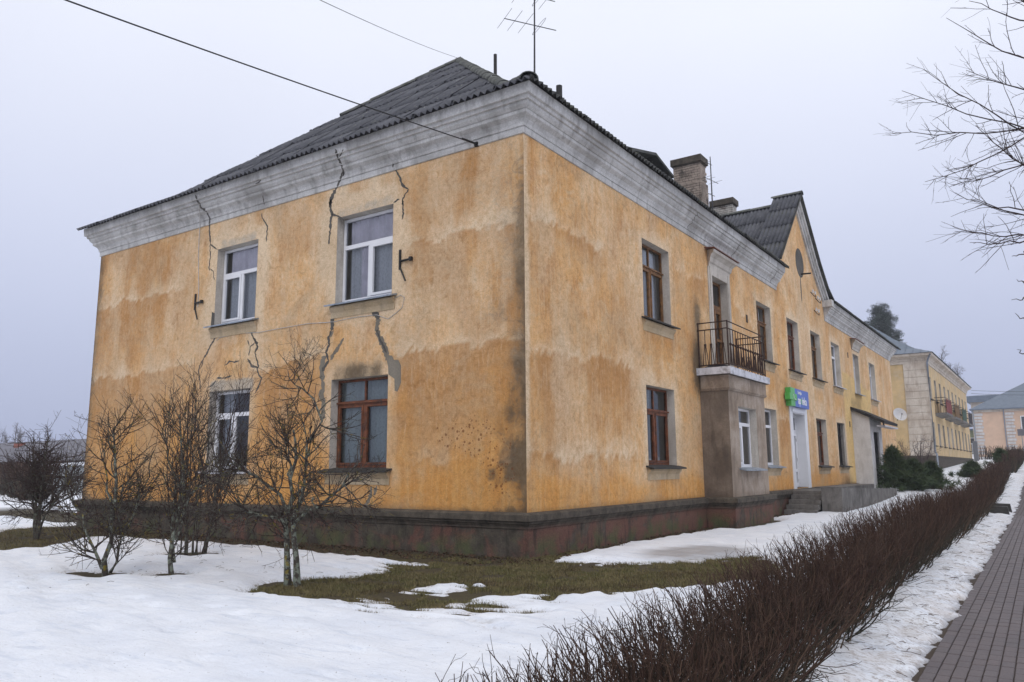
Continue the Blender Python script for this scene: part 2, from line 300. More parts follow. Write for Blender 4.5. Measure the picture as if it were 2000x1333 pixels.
def sweep(profile, path, closed_ends=True):
    """profile [(out, z)] carried along path [((x, y), (ox, oy))] with mitred outward vectors"""
    m = MB(); n = len(profile)
    for (x, y), (ox, oy) in path:
        for o, z in profile: m.v.append((x+ox*o, y+oy*o, z))
    for i in range(len(path)-1):
        for j in range(n-1): m.f.append([i*n+j, (i+1)*n+j, (i+1)*n+j+1, i*n+j+1])
    if closed_ends: m.f.append(list(range(n))); m.f.append([(len(path)-1)*n+j for j in reversed(range(n))])
    return m

# ------------------------------------------------------------------ terrain
def gz(y):
    """lie of the land: level by the house, climbing gently up the street"""
    y = np.asarray(y, float); t = np.clip((y-16)/14.0, 0, 1)
    return np.where(y < 30, 0.35*t*t, np.where(y < 49, 0.35+0.05*(y-30), 1.30+0.027*(np.minimum(y, 130)-49)))
def gzf(y): return float(gz(y))
def pave_x(y): return 7.0-0.011*(np.asarray(y, float)+4)      # the paving's left edge
def seg_dist(X, Y, poly):
    """signed distance to a polygon, negative inside"""
    P = np.array(poly, float); n = len(P); D = np.full(X.shape, 1e9); ins = np.zeros(X.shape, bool)
    for i in range(n):
        a, b = P[i], P[(i+1) % n]; e = b-a; wx, wy = X-a[0], Y-a[1]
        t = np.clip((wx*e[0]+wy*e[1])/(e@e), 0, 1); D = np.minimum(D, np.hypot(wx-t*e[0], wy-t*e[1]))
        c = ((a[1] <= Y) != (b[1] <= Y)); xx = a[0]+(Y-a[1])/(e[1] if abs(e[1]) > 1e-9 else 1e-9)*e[0]; ins ^= (c & (X < xx))
    return np.where(ins, -D, D)
GRASS = [(-0.95, -5.1), (0.05, -5.3), (0.25, -4.7), (0.4, -3.9), (0.95, -3.2), (1.45, -2.85), (1.3, -3.3), (1.7, -3.7), (2.3, -3.5), (2.95, -3.0), (3.45, -2.5), (3.9, -1.8), (4.3, -0.9), (4.3, 0.9), (3.4, 2.3),
         (2.95, 1.05), (2.3, 0.25), (1.6, -0.15), (0.55, -0.15), (0.5, -0.0), (0.1, 0.2), (-0.4, -1.6), (-0.9, -1.75), (-1.35, -2.0), (-0.7, -3.1), (-1.1, -4.2)]
STRIP = [(-16.6, 0.6), (-16.6, -1.0), (-13.5, -1.75), (-11.2, -1.3), (-7.8, -1.2), (-4.3, -1.35), (-1.4, -1.6), (-0.3, -1.9), (0.5, -0.8), (0.4, 1.5), (0.36, 4), (0.5, 8.4), (1.05, 8.3), (1.2, 12.4), (0.5, 12.6), (0.4, 16), (-1, 16), (-1, 1.0)]
LAWN = [(-16.8, -0.4), (-16.5, -1.6), (-15.0, -2.7), (-11.0, -4.2), (-9.6, -4.6), (-9.9, -3.6), (-11.2, -2.2), (-11.0, -1.1)]
ROAD = [(-60, 14), (-60, 5), (-22, 1.3), (-17.6, 0.4), (-17, 4), (-24, 4.6)]
FEET = [(-4.35, -5.34, 0.34), (-3.45, -4.79, 0.27), (-5.86, -2.83, 0.5), (-4.9, -5.45, 0.2), (-1.01, -4.54, 0.3)]
_tr = np.random.default_rng(123); TUFTS = [(_tr.uniform(0.2, 3.2), _tr.uniform(-5.6, -3.6), _tr.uniform(0.05, 0.28), _tr.uniform(0.03, 0.10), _tr.uniform(0.06, 0.15)) for _ in range(46)]+[(_tr.uniform(-1.6, 0.2), _tr.uniform(-3.6, -2.0), _tr.uniform(0.05, 0.2), _tr.uniform(0.03, 0.08), _tr.uniform(0.06, 0.13)) for _ in range(18)]
for i_ in range(24):
    a_, b_ = np.array(GRASS[i_]), np.array(GRASS[(i_+1) % len(GRASS)])
    for q_ in range(8):
        c_ = a_+(b_-a_)*_tr.random(); TUFTS.append((c_[0]+_tr.normal()*0.22, c_[1]+_tr.normal()*0.2, _tr.uniform(0.03, 0.16), _tr.uniform(0.025, 0.07), _tr.uniform(0.05, 0.12)))
PRINTS = []
for x0_, y0_, an_, k_ in ((-6.5, -7.6, 0.25, 12), (1.0, -8.6, 0.5, 9), (-2.5, -6.6, -0.15, 9), (2.0, -6.4, 0.9, 5), (0.2, -9.8, 2.6, 10)):
    for q_ in range(k_):
        an_ += _tr.normal()*0.12; x0_ += math.cos(an_)*0.62; y0_ += math.sin(an_)*0.62; s_ = 0.11*(1 if q_ % 2 else -1); PRINTS.append((x0_-math.sin(an_)*s_, y0_+math.cos(an_)*s_, math.cos(an_), math.sin(an_)))
TUFTS = [t_ for t_ in TUFTS if t_[1] > -5.9+0.2*abs(t_[0]-1.5)]
def snow_depth(X, Y):
    n = fbm(X*0.9, Y*0.9, 3, 5, 0.55)-0.5; nf = fbm(X*4.5, Y*4.5, 9, 4, 0.6)-0.5
    ng = fbm(X*13, Y*13, 19, 3, 0.6)-0.5; edge = n*0.55+nf*0.6+ng*0.35
    h = 0.085+0.06*n+0.03*nf+0.006*ng
    for poly, k in ((GRASS, 1.0), (STRIP, 0.7), (LAWN, 0.8)):
        d = seg_dist(X, Y, poly)+edge*k*0.8
        h = np.minimum(h, np.clip(d*0.22, -0.2, 0.2)+0.006)
    for fx, fy, r in FEET:
        d = np.hypot((X-fx)*0.8, Y-fy)-r+edge*0.35; h = np.minimum(h, np.clip(d*0.3, -0.1, 0.3)+0.0)
    # thin, broken snow in front of the bare grass
    thin = np.exp(-(((X-1.0)*0.55+(Y+4.6)*0.1)**2))*np.exp(-((Y+4.55)/0.75)**2)
    h = h-thin*(0.075+0.17*np.maximum(nf+0.1*n, -0.15)+0.02)
    for fx, fy in ((2.6, -4.75), (3.25, -5.6), (2.35, -4.4)):                    # melted foot holes
        h = h-0.13*np.exp(-(((X-fx)/0.22)**2+((Y-fy)/0.09)**2))
    for fx, fy, rx, ry, dp in TUFTS:
        k = (np.abs(X-fx) < 3*rx) & (np.abs(Y-fy) < 3*ry)
        if k.any(): h = h.copy(); h[k] -= dp*np.exp(-(((X[k]-fx)/rx)**2+((Y[k]-fy)/ry)**2))*(0.6+1.6*(nf[k]+0.3))
    for fx, fy, ca, sa in PRINTS: h = h-0.045*np.exp(-((((X-fx)*ca+(Y-fy)*sa)/0.13)**4+((-(X-fx)*sa+(Y-fy)*ca)/0.055)**4))+0.012*np.exp(-(np.hypot(X-fx, Y-fy)/0.2)**2)
    # wind and thaw ripples
    h = h+0.012*np.sin((X*0.35+Y)*9+6*n)*sstep(0.03, 0.07, h)
    # the cleared bank between hedge and paving
    px = pave_x(Y); t = (X-(px-0.75))/0.75
    bank = 0.13*np.clip(1.05-t, 0, 1.2)**0.7+0.10*nf*sstep(-0.3, 0.5, t)+0.03*n+0.03*ng
    cut = (px-0.0+0.16*n+0.26*nf+0.16*ng-X)
    bank = np.minimum(bank, np.clip(cut*0.45, -0.1, 0.3))
    h = np.where(X > px-1.1, np.minimum(np.maximum(bank, h*(t < 0)), 0.4), h)
    return h
xs = np.concatenate([np.arange(-34, -12, 0.28), np.arange(-12, -6, 0.11), np.arange(-6, 6.1, 0.07), np.arange(6.1, 7.5, 0.045)])
ys = np.concatenate([np.arange(-12.5, 3, 0.07), np.arange(3, 12, 0.12), np.arange(12, 48.1, 0.4)])
XX, YY = np.meshgrid(xs, ys); H = snow_depth(XX, YY)
cover = (sstep(-33.5, -31, XX)*sstep(48, 46, YY))
road = seg_dist(XX, YY, ROAD)+0.9*(fbm(XX*0.8, YY*0.8, 5, 4)-0.5); H = np.where(XX < -16, np.minimum(H, np.clip(road*0.2, -0.1, 0.3)), H)
mound = 0.9*np.exp(-((XX+24)/6)**2-((YY-7.5)/2.2)**2); H = H+mound
inhouse = (XX < -0.02) & (XX > -15.6) & (YY > 0.02)
Zs = gz(YY)+np.where(H > 0.002, H, -0.05)
ny, nx = XX.shape; idx = np.arange(nx*ny).reshape(ny, nx)
Q = np.stack([idx[:-1, :-1], idx[:-1, 1:], idx[1:, 1:], idx[1:, :-1]], -1).reshape(-1, 4)
lowm = (H <= 0.002).ravel(); keep = ~(lowm[Q].all(1) | inhouse.ravel()[Q].all(1)); Q = Q[keep]
px = pave_x(YY); t_ = np.clip((XX-(px-0.8))/0.8, 0, 1)
dirt = np.where(XX > px-1.0, 0.4+0.6*t_, 0.06)+0.8*sstep(0.05, 0.0, H)*(XX < 5)
ice = np.where(XX > px-0.5, sstep(0.04, 0.012, H), 0)+0.9*sstep(0.35, 0.8, np.exp(-((XX-2.3-(YY-1)*0.12)/1.1)**2-((YY-2.0)/1.7)**2))*(YY > 0)
used = np.unique(Q); remap = -np.ones(nx*ny, int); remap[used] = np.arange(len(used))
V = np.stack([XX, YY, Zs], -1).reshape(-1, 3)[used]
def snowmat():
    g = G('old_snow'); p = g.pos(); a = g.attr('sd'); sc = g.n('ShaderNodeSeparateColor'); g.set(sc.inputs[0], a.outputs['Color']); d, ice = sc.outputs[0], sc.outputs[1]
    n = g.noise(p, 1.2, 5, 0.6); f = g.noise(g.scale(p, (1, 1, 0.3)), 26, 5, 0.7); gr = g.noise(g.scale(p, (14, 38, 14)), 1.0, 5, 0.75)
    c = g.mix(g.mr(n, 0.3, 0.7), (0.73, 0.76, 0.825), (0.82, 0.84, 0.885)); st = g.noise(g.scale(p, (1.6, 7.5, 3)), 1.0, 6, 0.65, 0.3); c = g.mix(g.mr(st, 0.50, 0.68, 0, 0.6), c, (0.60, 0.645, 0.735)); c = g.mix(g.mr(g.noise(p, 5.5, 6, 0.7), 0.56, 0.70, 0, 0.35), c, (0.62, 0.655, 0.735))  # ripple shading put into the snow colour as bluish streaks, with crust tone
    c = g.mix(g.math('MULTIPLY', g.mr(g.math('ADD', gr, g.math('MULTIPLY', g.math('SUBTRACT', f, 0.5), 0.6)), 0.46, 0.66), g.math('MULTIPLY', d, 0.95)), c, (0.23, 0.18, 0.145))
    c = g.mix(g.math('MULTIPLY', g.math('MULTIPLY', d, g.mr(g.noise(p, 2.3, 5, 0.65), 0.35, 0.7)), 0.6), c, (0.50, 0.44, 0.40))
    c = g.mix(g.math('MULTIPLY', g.mr(g.noise(p, 30, 3, 0.7), 0.675, 0.70), 0.8), c, (0.12, 0.09, 0.06))
    c = g.mix(g.math('MULTIPLY', ice, 0.8), c, g.mix(n, (0.24, 0.23, 0.235), (0.36, 0.355, 0.36)))
    r = g.math('SUBTRACT', 0.75, g.math('MULTIPLY', ice, 0.5))
    b = g.bsdf(c, 0.7, g.bump(g.math('ADD', g.math('ADD', g.math('MULTIPLY', f, 0.6), g.math('MULTIPLY', g.noise(g.scale(p, (2.2, 6.5, 3)), 1.0, 5, 0.6), 1.6)), g.math('MULTIPLY', n, 1.2)), 0.5, 0.04), 0, 0.3); g.set(b.inputs['Roughness'], r); MT['snow'] = g.m
snowmat()
sdat = np.stack([dirt, ice, ice*0, ice*0+1], -1).reshape(-1, 4)[used]
snow = link('snow', np_mesh('snow', V, remap[Q], {'sd': ('FLOAT_COLOR', np.clip(sdat, 0, 1))}), 'snow', None, True); tag(snow, kind='structure')
def groundmat():
    g = G('winter_ground'); p = g.pos(); s = g.sep(p); a = g.attr('far'); n = g.noise(p, 1.6, 6, 0.65); f = g.noise(p, 22, 5, 0.7); b = g.noise(p, 0.25, 5, 0.6)
    soil = g.ramp(n, [(0.3, (0.030, 0.022, 0.017)), (0.5, (0.055, 0.042, 0.028)), (0.7, (0.075, 0.062, 0.035))])
    soil = g.mix(g.mr(f, 0.45, 0.65), soil, (0.085, 0.075, 0.032))
    far = g.mix(g.mr(b, 0.62, 0.72, 0, 0.6), (0.80, 0.81, 0.85), (0.12, 0.10, 0.07))
    c = g.mix(a.outputs['Fac'], soil, far); g.bsdf(c, 0.9, g.bump(f, 0.6, 0.02), 0, 0.2); MT['ground'] = g.m
groundmat()
gx = np.array([-900, -500, -300, -160, -90, -60, -44, -36, -33, -31, -28, -20, -10, 0, 6, 12, 14, 18, 24, 40, 90, 250, 600.0]); gy = np.concatenate([[-400, -150, -60, -30, -20, -14, -8, -2, 4, 10, 14], np.arange(16, 60, 1.0), np.arange(60, 134, 4.0), [180, 260, 400, 700, 1200]])
A, B = np.meshgrid(gx, gy); Zg = gz(B); far = np.clip(np.maximum.reduce([sstep(-29, -33, A), sstep(42, 48, B), sstep(11, 14, A)]), 0, 1)
ii = np.arange(A.size).reshape(A.shape); q = np.stack([ii[:-1, :-1], ii[:-1, 1:], ii[1:, 1:], ii[1:, :-1]], -1).reshape(-1, 4)
ground = link('ground', np_mesh('ground', np.stack([A, B, Zg], -1), q, {'far': ('FLOAT', far.ravel())}), 'ground'); tag(ground, kind='structure')

# ------------------------------------------------------------------ paving: 20 x 10 cm blocks, long side up the street
def pavmat():
    g = G('paver_block'); p = g.pos(); o = g.n('ShaderNodeObjectInfo').outputs['Random']; n = g.noise(p, 2.0, 5, 0.6); f = g.noise(p, 60, 4, 0.7); m = g.vor(g.scale(p, (9.9, 4.75, 1)), 1.0, 'F1', 'Color')
    sc = g.n('ShaderNodeSeparateColor'); g.set(sc.inputs[0], m)
    c = g.mix(g.mr(n, 0.3, 0.7), (0.105, 0.085, 0.088), (0.135, 0.112, 0.112)); rn = g.math('FRACT', g.math('ADD', o, g.attr('rnd').outputs['Fac'])); c = g.mix(g.math('MULTIPLY', rn, 0.6), c, (0.165, 0.128, 0.12)); c = g.mix(g.mr(rn, 0.75, 1.0, 0, 0.35), c, (0.075, 0.07, 0.078)); c = g.mix(g.mr(g.noise(p, 1.1, 5, 0.65), 0.5, 0.7, 0, 0.45), c, (0.085, 0.078, 0.08)); c = g.mix(g.mr(f, 0.4, 0.62, 0.5, 0), c, (0.075, 0.066, 0.07))
    g.bsdf(c, 0.62, g.bump(f, 0.35, 0.006), 0, 0.35); MT['paver'] = g.m
    g = G('paving_bed'); p = g.pos(); bt = g.n('ShaderNodeTexBrick', {'offset': 0.5}, Scale=1.0, Mortar_Size=0.012)
    sp = g.sep(p); g.set(bt.inputs['Vector'], g.comb(sp[1], sp[0], 0.0)); bt.inputs['Brick Width'].default_value = 0.21; bt.inputs['Row Height'].default_value = 0.1
    n = g.noise(p, 3, 5, 0.6); far = g.mix(bt.outputs['Fac'], g.mix(n, (0.10, 0.085, 0.088), (0.135, 0.115, 0.115)), (0.05, 0.04, 0.032))
    near = g.mix(g.noise(p, 40, 4, 0.7), (0.03, 0.022, 0.016), (0.075, 0.05, 0.032)); c = g.mix(g.mr(sp[1], 17.9, 18.1), near, far)
    g.bsdf(c, 0.8, g.bump(n, 0.3, 0.01), 0, 0.3); MT['paving_bed'] = g.m
pavmat()
m = MB(); yy = [-13, -4] + list(range(4, 62, 2)) + [70, 90, 120]
for a, b in zip(yy[:-1], yy[1:]):
    xa, xb = float(pave_x(a)), float(pave_x(b)); m.poly([(xa-0.15, a, gzf(a)+0.006), (xa+2.7, a, gzf(a)+0.006), (xb+2.7, b, gzf(b)+0.006), (xb-0.15, b, gzf(b)+0.006)])
pavement = m.done('pavement', 'paving_bed'); tag(pavement, kind='structure')
pm = MB(); e = 0.006; hx, hy, top = 0.0465, 0.1005, 0.014
pm.hexa([(-hx, -hy, -0.03), (hx, -hy, -0.03), (hx, hy, -0.03), (-hx, hy, -0.03), (-hx, -hy, top-e), (hx, -hy, top-e), (hx, hy, top-e), (-hx, hy, top-e)])
pm.poly([(-hx+e, -hy+e, top), (hx-e, -hy+e, top), (hx-e, hy-e, top), (-hx+e, hy-e, top)])
for a_, b_ in (((-hx, -hy), (hx, -hy)), ((hx, -hy), (hx, hy)), ((hx, hy), (-hx, hy)), ((-hx, hy), (-hx, -hy))):
    s_ = lambda q: (q[0]-math.copysign(e, q[0]), q[1]-math.copysign(e, q[1]), top)
    pm.poly([(*a_, top-e), (*b_, top-e), s_(b_), s_(a_)])
pme = pm.mesh('paver'); pme.materials.append(MT['paver'])
pv0 = np.array(pm.v); pf0 = pm.f; bv = []; bf = []; cand = []
rr = random.Random(4)
for c_ in range(27):
    off = rr.uniform(-0.1, 0.1)
    for k in range(0, 150):
        y = -12.6+k*0.208+off*(1 if c_ % 2 else 1)+(0.03 if c_ % 2 else 0); x = float(pave_x(y))+0.045+c_*0.1
        if y > 18: break
        d = np.array([x, y, 0])-CAM; wv = d@_fw; u_ = 1000+FPX*(d@_rt)/wv; v_ = 666.5-FPX*(d@_up)/wv
        cand.append((0 if (wv > 0.5 and 1780 < u_ < 2015 and v_ < 1345) else 1, y, x, rr.uniform(-0.0025, 0.0025), rr.uniform(-0.012, 0.012)))
cand.sort()
for i, (vis, y, x, dz, rz) in enumerate(cand):
    if i < 300 and vis == 0:
        o = bpy.data.objects.new('paver', pme); COL.objects.link(o); o.location = (x, y, gzf(y)+0.006+dz); o.rotation_euler = (rr.uniform(-0.01, 0.01), 0, rz); o.parent = pavement
    else:
        b0 = len(bv)*len(pv0); bv.append(pv0+[x, y, gzf(y)+0.006+dz]); bf += [[b0+j for j in f_] for f_ in pf0]
me = bpy.data.meshes.new('paver_field'); me.from_pydata(np.concatenate(bv).tolist(), [], bf); at_ = me.attributes.new('rnd', 'FLOAT', 'POINT'); at_.data.foreach_set('value', np.repeat(np.random.default_rng(2).random(len(bv)), len(pv0)).astype(np.float32)); o = link('paver_field', me, 'paver', pavement); tag(o, kind='stuff')

# ------------------------------------------------------------------ the long yellow house
W_, L_ = 15.6, 41.6
ZP, ZC = 0.80, 8.13
house = thing('apartment_house', (0, 0, 0), 'long two-storey house with stained ochre stucco, cracked end wall and dark corrugated roof', 'house')
MF = lambda a, d, z: (a, d, z)                 # end wall facing the garden: a = x, d into the wall
MS = lambda a, d, z: (-d, a, z)                # street front: a = y
def grid_wall(name, M, a0, a1, z0, z1, opens, step, masks, mat, parent, top=None):
    al = np.unique(np.round(np.concatenate([np.arange(a0, a1, step), [a0, a1]]+[[o[0], o[1]] for o in opens]), 4))
    zl = np.unique(np.round(np.concatenate([np.arange(z0, z1, step), [z0, z1]]+[[o[2], o[3]] for o in opens]), 4))
    A, Z = np.meshgrid(al, zl)
    if top is not None:
        T = (Z-z0)/(z1-z0); Z = z0+T*(np.array([top(a) for a in al])[None, :]-z0)
    i = np.arange(A.size).reshape(A.shape); Q = np.stack([i[:-1, :-1], i[:-1, 1:], i[1:, 1:], i[1:, :-1]], -1).reshape(-1, 4)
    ca = (al[:-1]+al[1:])/2; cz = (zl[:-1]+zl[1:])/2; CA, CZ = np.meshgrid(ca, cz); k = np.ones(CA.shape, bool)
    if top is None:
        for o in opens: k &= ~((CA > o[0]) & (CA < o[1]) & (CZ > o[2]) & (CZ < o[3]))
    Q = Q[k.ravel()]; P = M(A.ravel(), np.zeros(A.size), Z.ravel()); V = np.stack([np.broadcast_to(p, A.size) for p in P], -1)
    at = {}
    if masks:
        s1, s2 = masks(A.ravel(), Z.ravel()); at = {'st': ('FLOAT_COLOR', np.clip(s1, 0, 1)), 'st2': ('FLOAT_COLOR', np.clip(s2, 0, 1))}
    return link(name, np_mesh(name, V, Q, at), mat, parent)
def bandm(a, lo, hi, s): return sstep(lo-s, lo+s, a)*sstep(hi+s, hi-s, a)
FW = [(-5.18, -3.44, 5.33, 7.37), (-9.69, -8.04, 5.32, 7.37), (-5.22, -3.50, 1.62, 3.60), (-9.70, -8.08, 1.60, 3.60)]
def around(a, z, o, r): 
    dx = np.maximum(np.maximum(o[0]-a, a-o[1]), 0); dz = np.maximum(np.maximum(o[2]-z, z-o[3]), 0); return np.exp(-(np.hypot(dx, dz)/r)**2)
def tide(a, z, zt, amp, s, reach=0.9):
    t = zt+amp*0.7*(fbm(a*0.7, a*0, s, 4, 0.55)-0.5); d = z-t+0.42*(fbm(a*3.5, z*3.5, s+3, 5, 0.6)-0.5)
    return np.where(d > 0, np.exp(-(d/0.22)**1.2), 0), np.where(d < 0, np.exp(d/reach), 0)
def masks_front(a, z):
    n = fbm(a*0.8, z*0.8, 31, 5); n2 = fbm(a*2.2, z*0.5, 37, 5)
    pale = 0.25*n+0.35*bandm(a, -9.8, -3.3, 0.8)*sstep(3.6, 5, z)*n2*1.6; brown = 0*a; orange = 0*a; dark = 0*a; grey = 0*a; spots = 0*a
    for lo, hi, zt, s, am in ((-3.2, 0.3, 6.36, 1, 0.5), (-16, -11.2, 6.48, 2, 0.35), (-3.3, 0.3, 3.95, 3, 0.45), (-16, -10.6, 4.28, 4, 0.35), (-8.0, -5.3, 4.15, 5, 0.6), (-2.9, 0.3, 1.75, 6, 0.7)):
        p, b = tide(a, z, zt, am, s); k = bandm(a, lo, hi, 0.35); pale += 0.55*p*k*(0.5+n2); brown = np.maximum(brown, b*k*(0.75 if zt > 2 else 0.2))
    pn = fbm(a*1.0+3, z*0.7, 45, 5, 0.55); qn = fbm(a*1.5, z*0.45+9, 47, 5, 0.55); brown += 0.62*sstep(0.38, 0.66, pn)+0.22*sstep(-2.8, -1.2, a)*sstep(6.2, 6.6, z)+0.25*sstep(-10.5, -12, a); pale += 0.42*sstep(0.38, 0.68, qn)*(0.35+0.65*sstep(3.3, 5.0, z)); orange += 0.02+0.20*sstep(4.6, 1.8, z)+0.5*sstep(0.42, 0.66, fbm(a*1.3+7, z*0.8, 49, 5))*sstep(6.0, 2.0, z)
    brown += 0.45*bandm(a, -3.2, 0.2, 0.3)*sstep(4.1, 3.8, z)*sstep(1.4, 2.0, z)+0.25*sstep(-11, -13, a)*n2+0.35*bandm(a, -7.9, -5.6, 0.3)*sstep(4.2, 3.4, z)*sstep(1.4, 2.2, z)
    orange = orange+0.75*sstep(1.75, 1.15, z+0.8*(n-0.5))*(0.55+0.45*sstep(-6, -3, a))+0.55*bandm(a, -3.3, -0.5, 0.5)*sstep(3.4, 1.6, z)*n2+0.35*sstep(-10, -13, a)*sstep(3.6, 2.0, z)+0.25*bandm(a, -8, -5.4, 0.3)*sstep(3.2, 1.4, z)
    for o in FW: pale += 0.62*around(a, z, o, 0.34)*(0.35+1.3*n)
    pale += 0.6*bandm(a, -5.3, -3.3, 0.15)*bandm(z, 7.4, 7.85, 0.12)*n2*1.5+0.5*bandm(a, -9.9, -7.9, 0.15)*bandm(z, 7.4, 7.7, 0.1)*n2*1.5
    pale += 0.6*bandm(a, -5.5, -3.2, 0.2)*bandm(z, 1.05, 1.6, 0.1)+0.5*bandm(a, -10.2, -7.4, 0.3)*bandm(z, 0.95, 1.6, 0.1)
    grey += 0.8*around(a, z, (-9.6, -8.1, 3.62, 3.75), 0.16)+0.55*around(a, z, (-9.5, -8.2, 7.42, 7.5), 0.14)+0.5*around(a, z, (-5.1, -3.5, 7.42, 7.5), 0.14)
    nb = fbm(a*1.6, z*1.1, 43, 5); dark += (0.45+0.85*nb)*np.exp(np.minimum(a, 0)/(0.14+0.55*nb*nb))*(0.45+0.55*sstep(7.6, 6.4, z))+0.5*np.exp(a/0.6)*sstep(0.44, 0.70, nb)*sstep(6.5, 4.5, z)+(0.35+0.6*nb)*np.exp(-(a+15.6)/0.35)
    dark += 0.9*around(a, z, (-5.05, -3.85, 3.66, 3.78), 0.16)*(0.3+n2)+0.6*bandm(a, -1.15, -0.1, 0.3)*bandm(z, 0.9, 2.5, 0.5)*sstep(0.42, 0.75, fbm(a*2.6, z*2.6, 41, 5))
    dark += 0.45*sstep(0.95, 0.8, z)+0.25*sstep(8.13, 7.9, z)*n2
    spots = np.exp(-((a+1.35)/0.95)**2-((z-2.25)/0.42)**2)+0.8*np.exp(-((a+0.6)/0.5)**2-((z-1.5)/0.6)**2)
    z4 = 0*a; return np.stack([pale, dark, orange, brown], -1), np.stack([grey, z4, spots, z4+1], -1)
SU = [(5.33, 6.99), (14.50, 16.12), (18.25, 19.83), (21.80, 23.40), (25.50, 27.15), (30.25, 31.60), (34.42, 36.07)]
SL = [(5.30, 7.00), (14.50, 16.12), (21.82, 23.50), (25.58, 27.14)]
BDOOR = (10.15, 11.50, 4.45, 7.30); PDOOR = (18.15, 19.85, 0.84, 3.62)
sopen = [(a, b, 5.27, 7.30) for a, b in SU]+[(a, b, 1.65, 3.60) for a, b in SL]+[BDOOR, PDOOR]
def masks_side(a, z):
    n = fbm(a*0.8, z*0.8, 51, 5); n2 = fbm(a*2.4, z*0.5, 57, 5); z4 = 0*a
    pale = 0.22*n+0.4*sstep(17, 20, a)*n2; brown = 0*a; orange = 0*a; dark = 0*a; fresh = 0*a
    for lo, hi, zt, s, am, rc in ((-0.2, 3.2, 6.5, 11, 0.4, 0.8), (-0.2, 4.6, 3.85, 12, 0.45, 1.2), (-0.2, 4.8, 1.85, 13, 0.35, 0.2), (7.4, 9.4, 6.9, 14, 1.2, 1.3), (12.2, 14.3, 6.6, 15, 1.2, 1.3), (16.4, 18.0, 3.4, 16, 0.8, 0.9)):
        p, b = tide(a, z, zt, am, s, rc); k = bandm(a, lo, hi, 0.3); pale += 0.5*p*k*(0.5+n2); brown = np.maximum(brown, 0.65*b*k)
    pn = fbm(a*1.0+3, z*0.6, 55, 5, 0.55); qn = fbm(a*1.5, z*0.45+9, 59, 5, 0.55); brown += 0.5*sstep(0.42, 0.68, pn); pale += 0.36*sstep(0.40, 0.68, qn)
    brown += 0.45*bandm(a, 20.1, 21.6, 0.2)*sstep(4, 3, z)*n2+0.35*bandm(a, 16.3, 17.7, 0.2)*n2+0.3*bandm(a, 23.6, 25.3, 0.2)*n2
    orange = 0.8*sstep(1.6, 1.05, z+0.7*(n-0.5))+0.45*sstep(0.4, 2, a)*bandm(a, -1, 4.5, 0.8)*sstep(2.0, 1.0, z)+0.5*bandm(a, 7.4, 8.8, 0.2)*n2*1.2+0.5*bandm(a, 12.3, 14.2, 0.2)*n2*sstep(5, 7, z)+0.5*bandm(a, 24, 25, 0.2)*sstep(6, 8.2, z)
    for o in sopen: pale += 0.55*around(a, z, o, 0.28)*(0.35+1.3*n)
    for a0, a1 in SU: orange += 0.55*bandm(a, a0, a1, 0.1)*bandm(z, 4.3, 4.85, 0.15)*(0.4+n2)
    pale += 0.9*sstep(0.18, 0.02, a)*(0.4+n2)
    dark += 1.3*np.exp(-((a-8.75)/0.42)**2-((z-4.4)/0.85)**2)+1.0*np.exp(-((a-8.9)/0.28)**2-((z-5.9)/0.5)**2)+0.55*np.exp(-((a-9.9)/0.3)**2-((z-4.7)/0.4)**2)+0.6*np.exp(-((a-27.0)/1.3)**2-((z-0.95)/0.35)**2)+0.4*sstep(0.95, 0.8, z)
    dark += 0.35*sstep(17, 24, a)*bandm(a, 17, 26, 1)*sstep(0.5, 0.65, n2)*sstep(6, 9, z)+0.45*bandm(a, 28.9, 31.5, 0.3)*bandm(z, 4.4, 5.0, 0.25)
    edge = 0.25*(n-0.5); fresh = np.maximum(bandm(a, 27.5, 32.2, 0.05+0*a)*sstep(6.15, 6.1, z+0.06*(a-27.5)+edge*0.3)*sstep(0.7, 0.9, z), bandm(a, 32.0, 34.1, 0.05)*sstep(5.7, 5.65, z+edge*0.3)*sstep(0.7, 0.9, z)*sstep(4.0, 4.3, z+(34.2-a)*0.6))
    return np.stack([pale, dark, orange, brown], -1), np.stack([z4, fresh, z4, z4+1], -1)
grid_wall('end_wall', MF, -W_, 0, ZP-0.05, ZC+0.05, FW, 0.075, masks_front, 'stucco', house)
grid_wall('street_wall', MS, 0, L_, ZP-0.05, ZC+0.05, sopen, 0.10, masks_side, 'stucco', house)
GC, GZ = 20.6, 12.72
def rake(a): return max(min(GZ-abs(a-GC)*0.955, GZ), ZC+0.06)
grid_wall('gable_wall', MS, 16.9, 24.7, ZC+0.05, GZ, [(GC-0.001, GC, 8.2, 8.3)], 0.12, masks_side, 'stucco', house, top=rake)
m = MB(); m.poly([(-W_, 0, 0), (-W_, L_, 0), (-W_, L_, 8.9), (-W_, 0, 8.9)]); m.poly([(-W_, L_, 0), (0, L_, 0), (0, L_, 8.9), (-W_, L_, 8.9)]); m.done('rear_wall', 'yellow_paint', house)
# plinth with its moulded ledge, carried round the bay
PPROF = [(-0.02, 0.815), (0.13, 0.80), (0.17, 0.775), (0.175, 0.665), (0.135, 0.65), (0.135, 0.615), (0.115, 0.60), (0.09, 0.555), (0.085, 0.52), (0.065, 0.51), (0.065, -0.15)]
sweep(PPROF, [((-W_, L_), (-1, 1)), ((-W_, 0), (-1, -1)), ((0, 0), (1, -1)), ((0, 8.85), (1, -1)), ((0.8, 8.85), (1, -1)), ((0.8, 12.1), (1, 1)), ((0, 12.1), (1, 1)), ((0, L_), (1, 1))]).done('plinth', 'plinth', house)
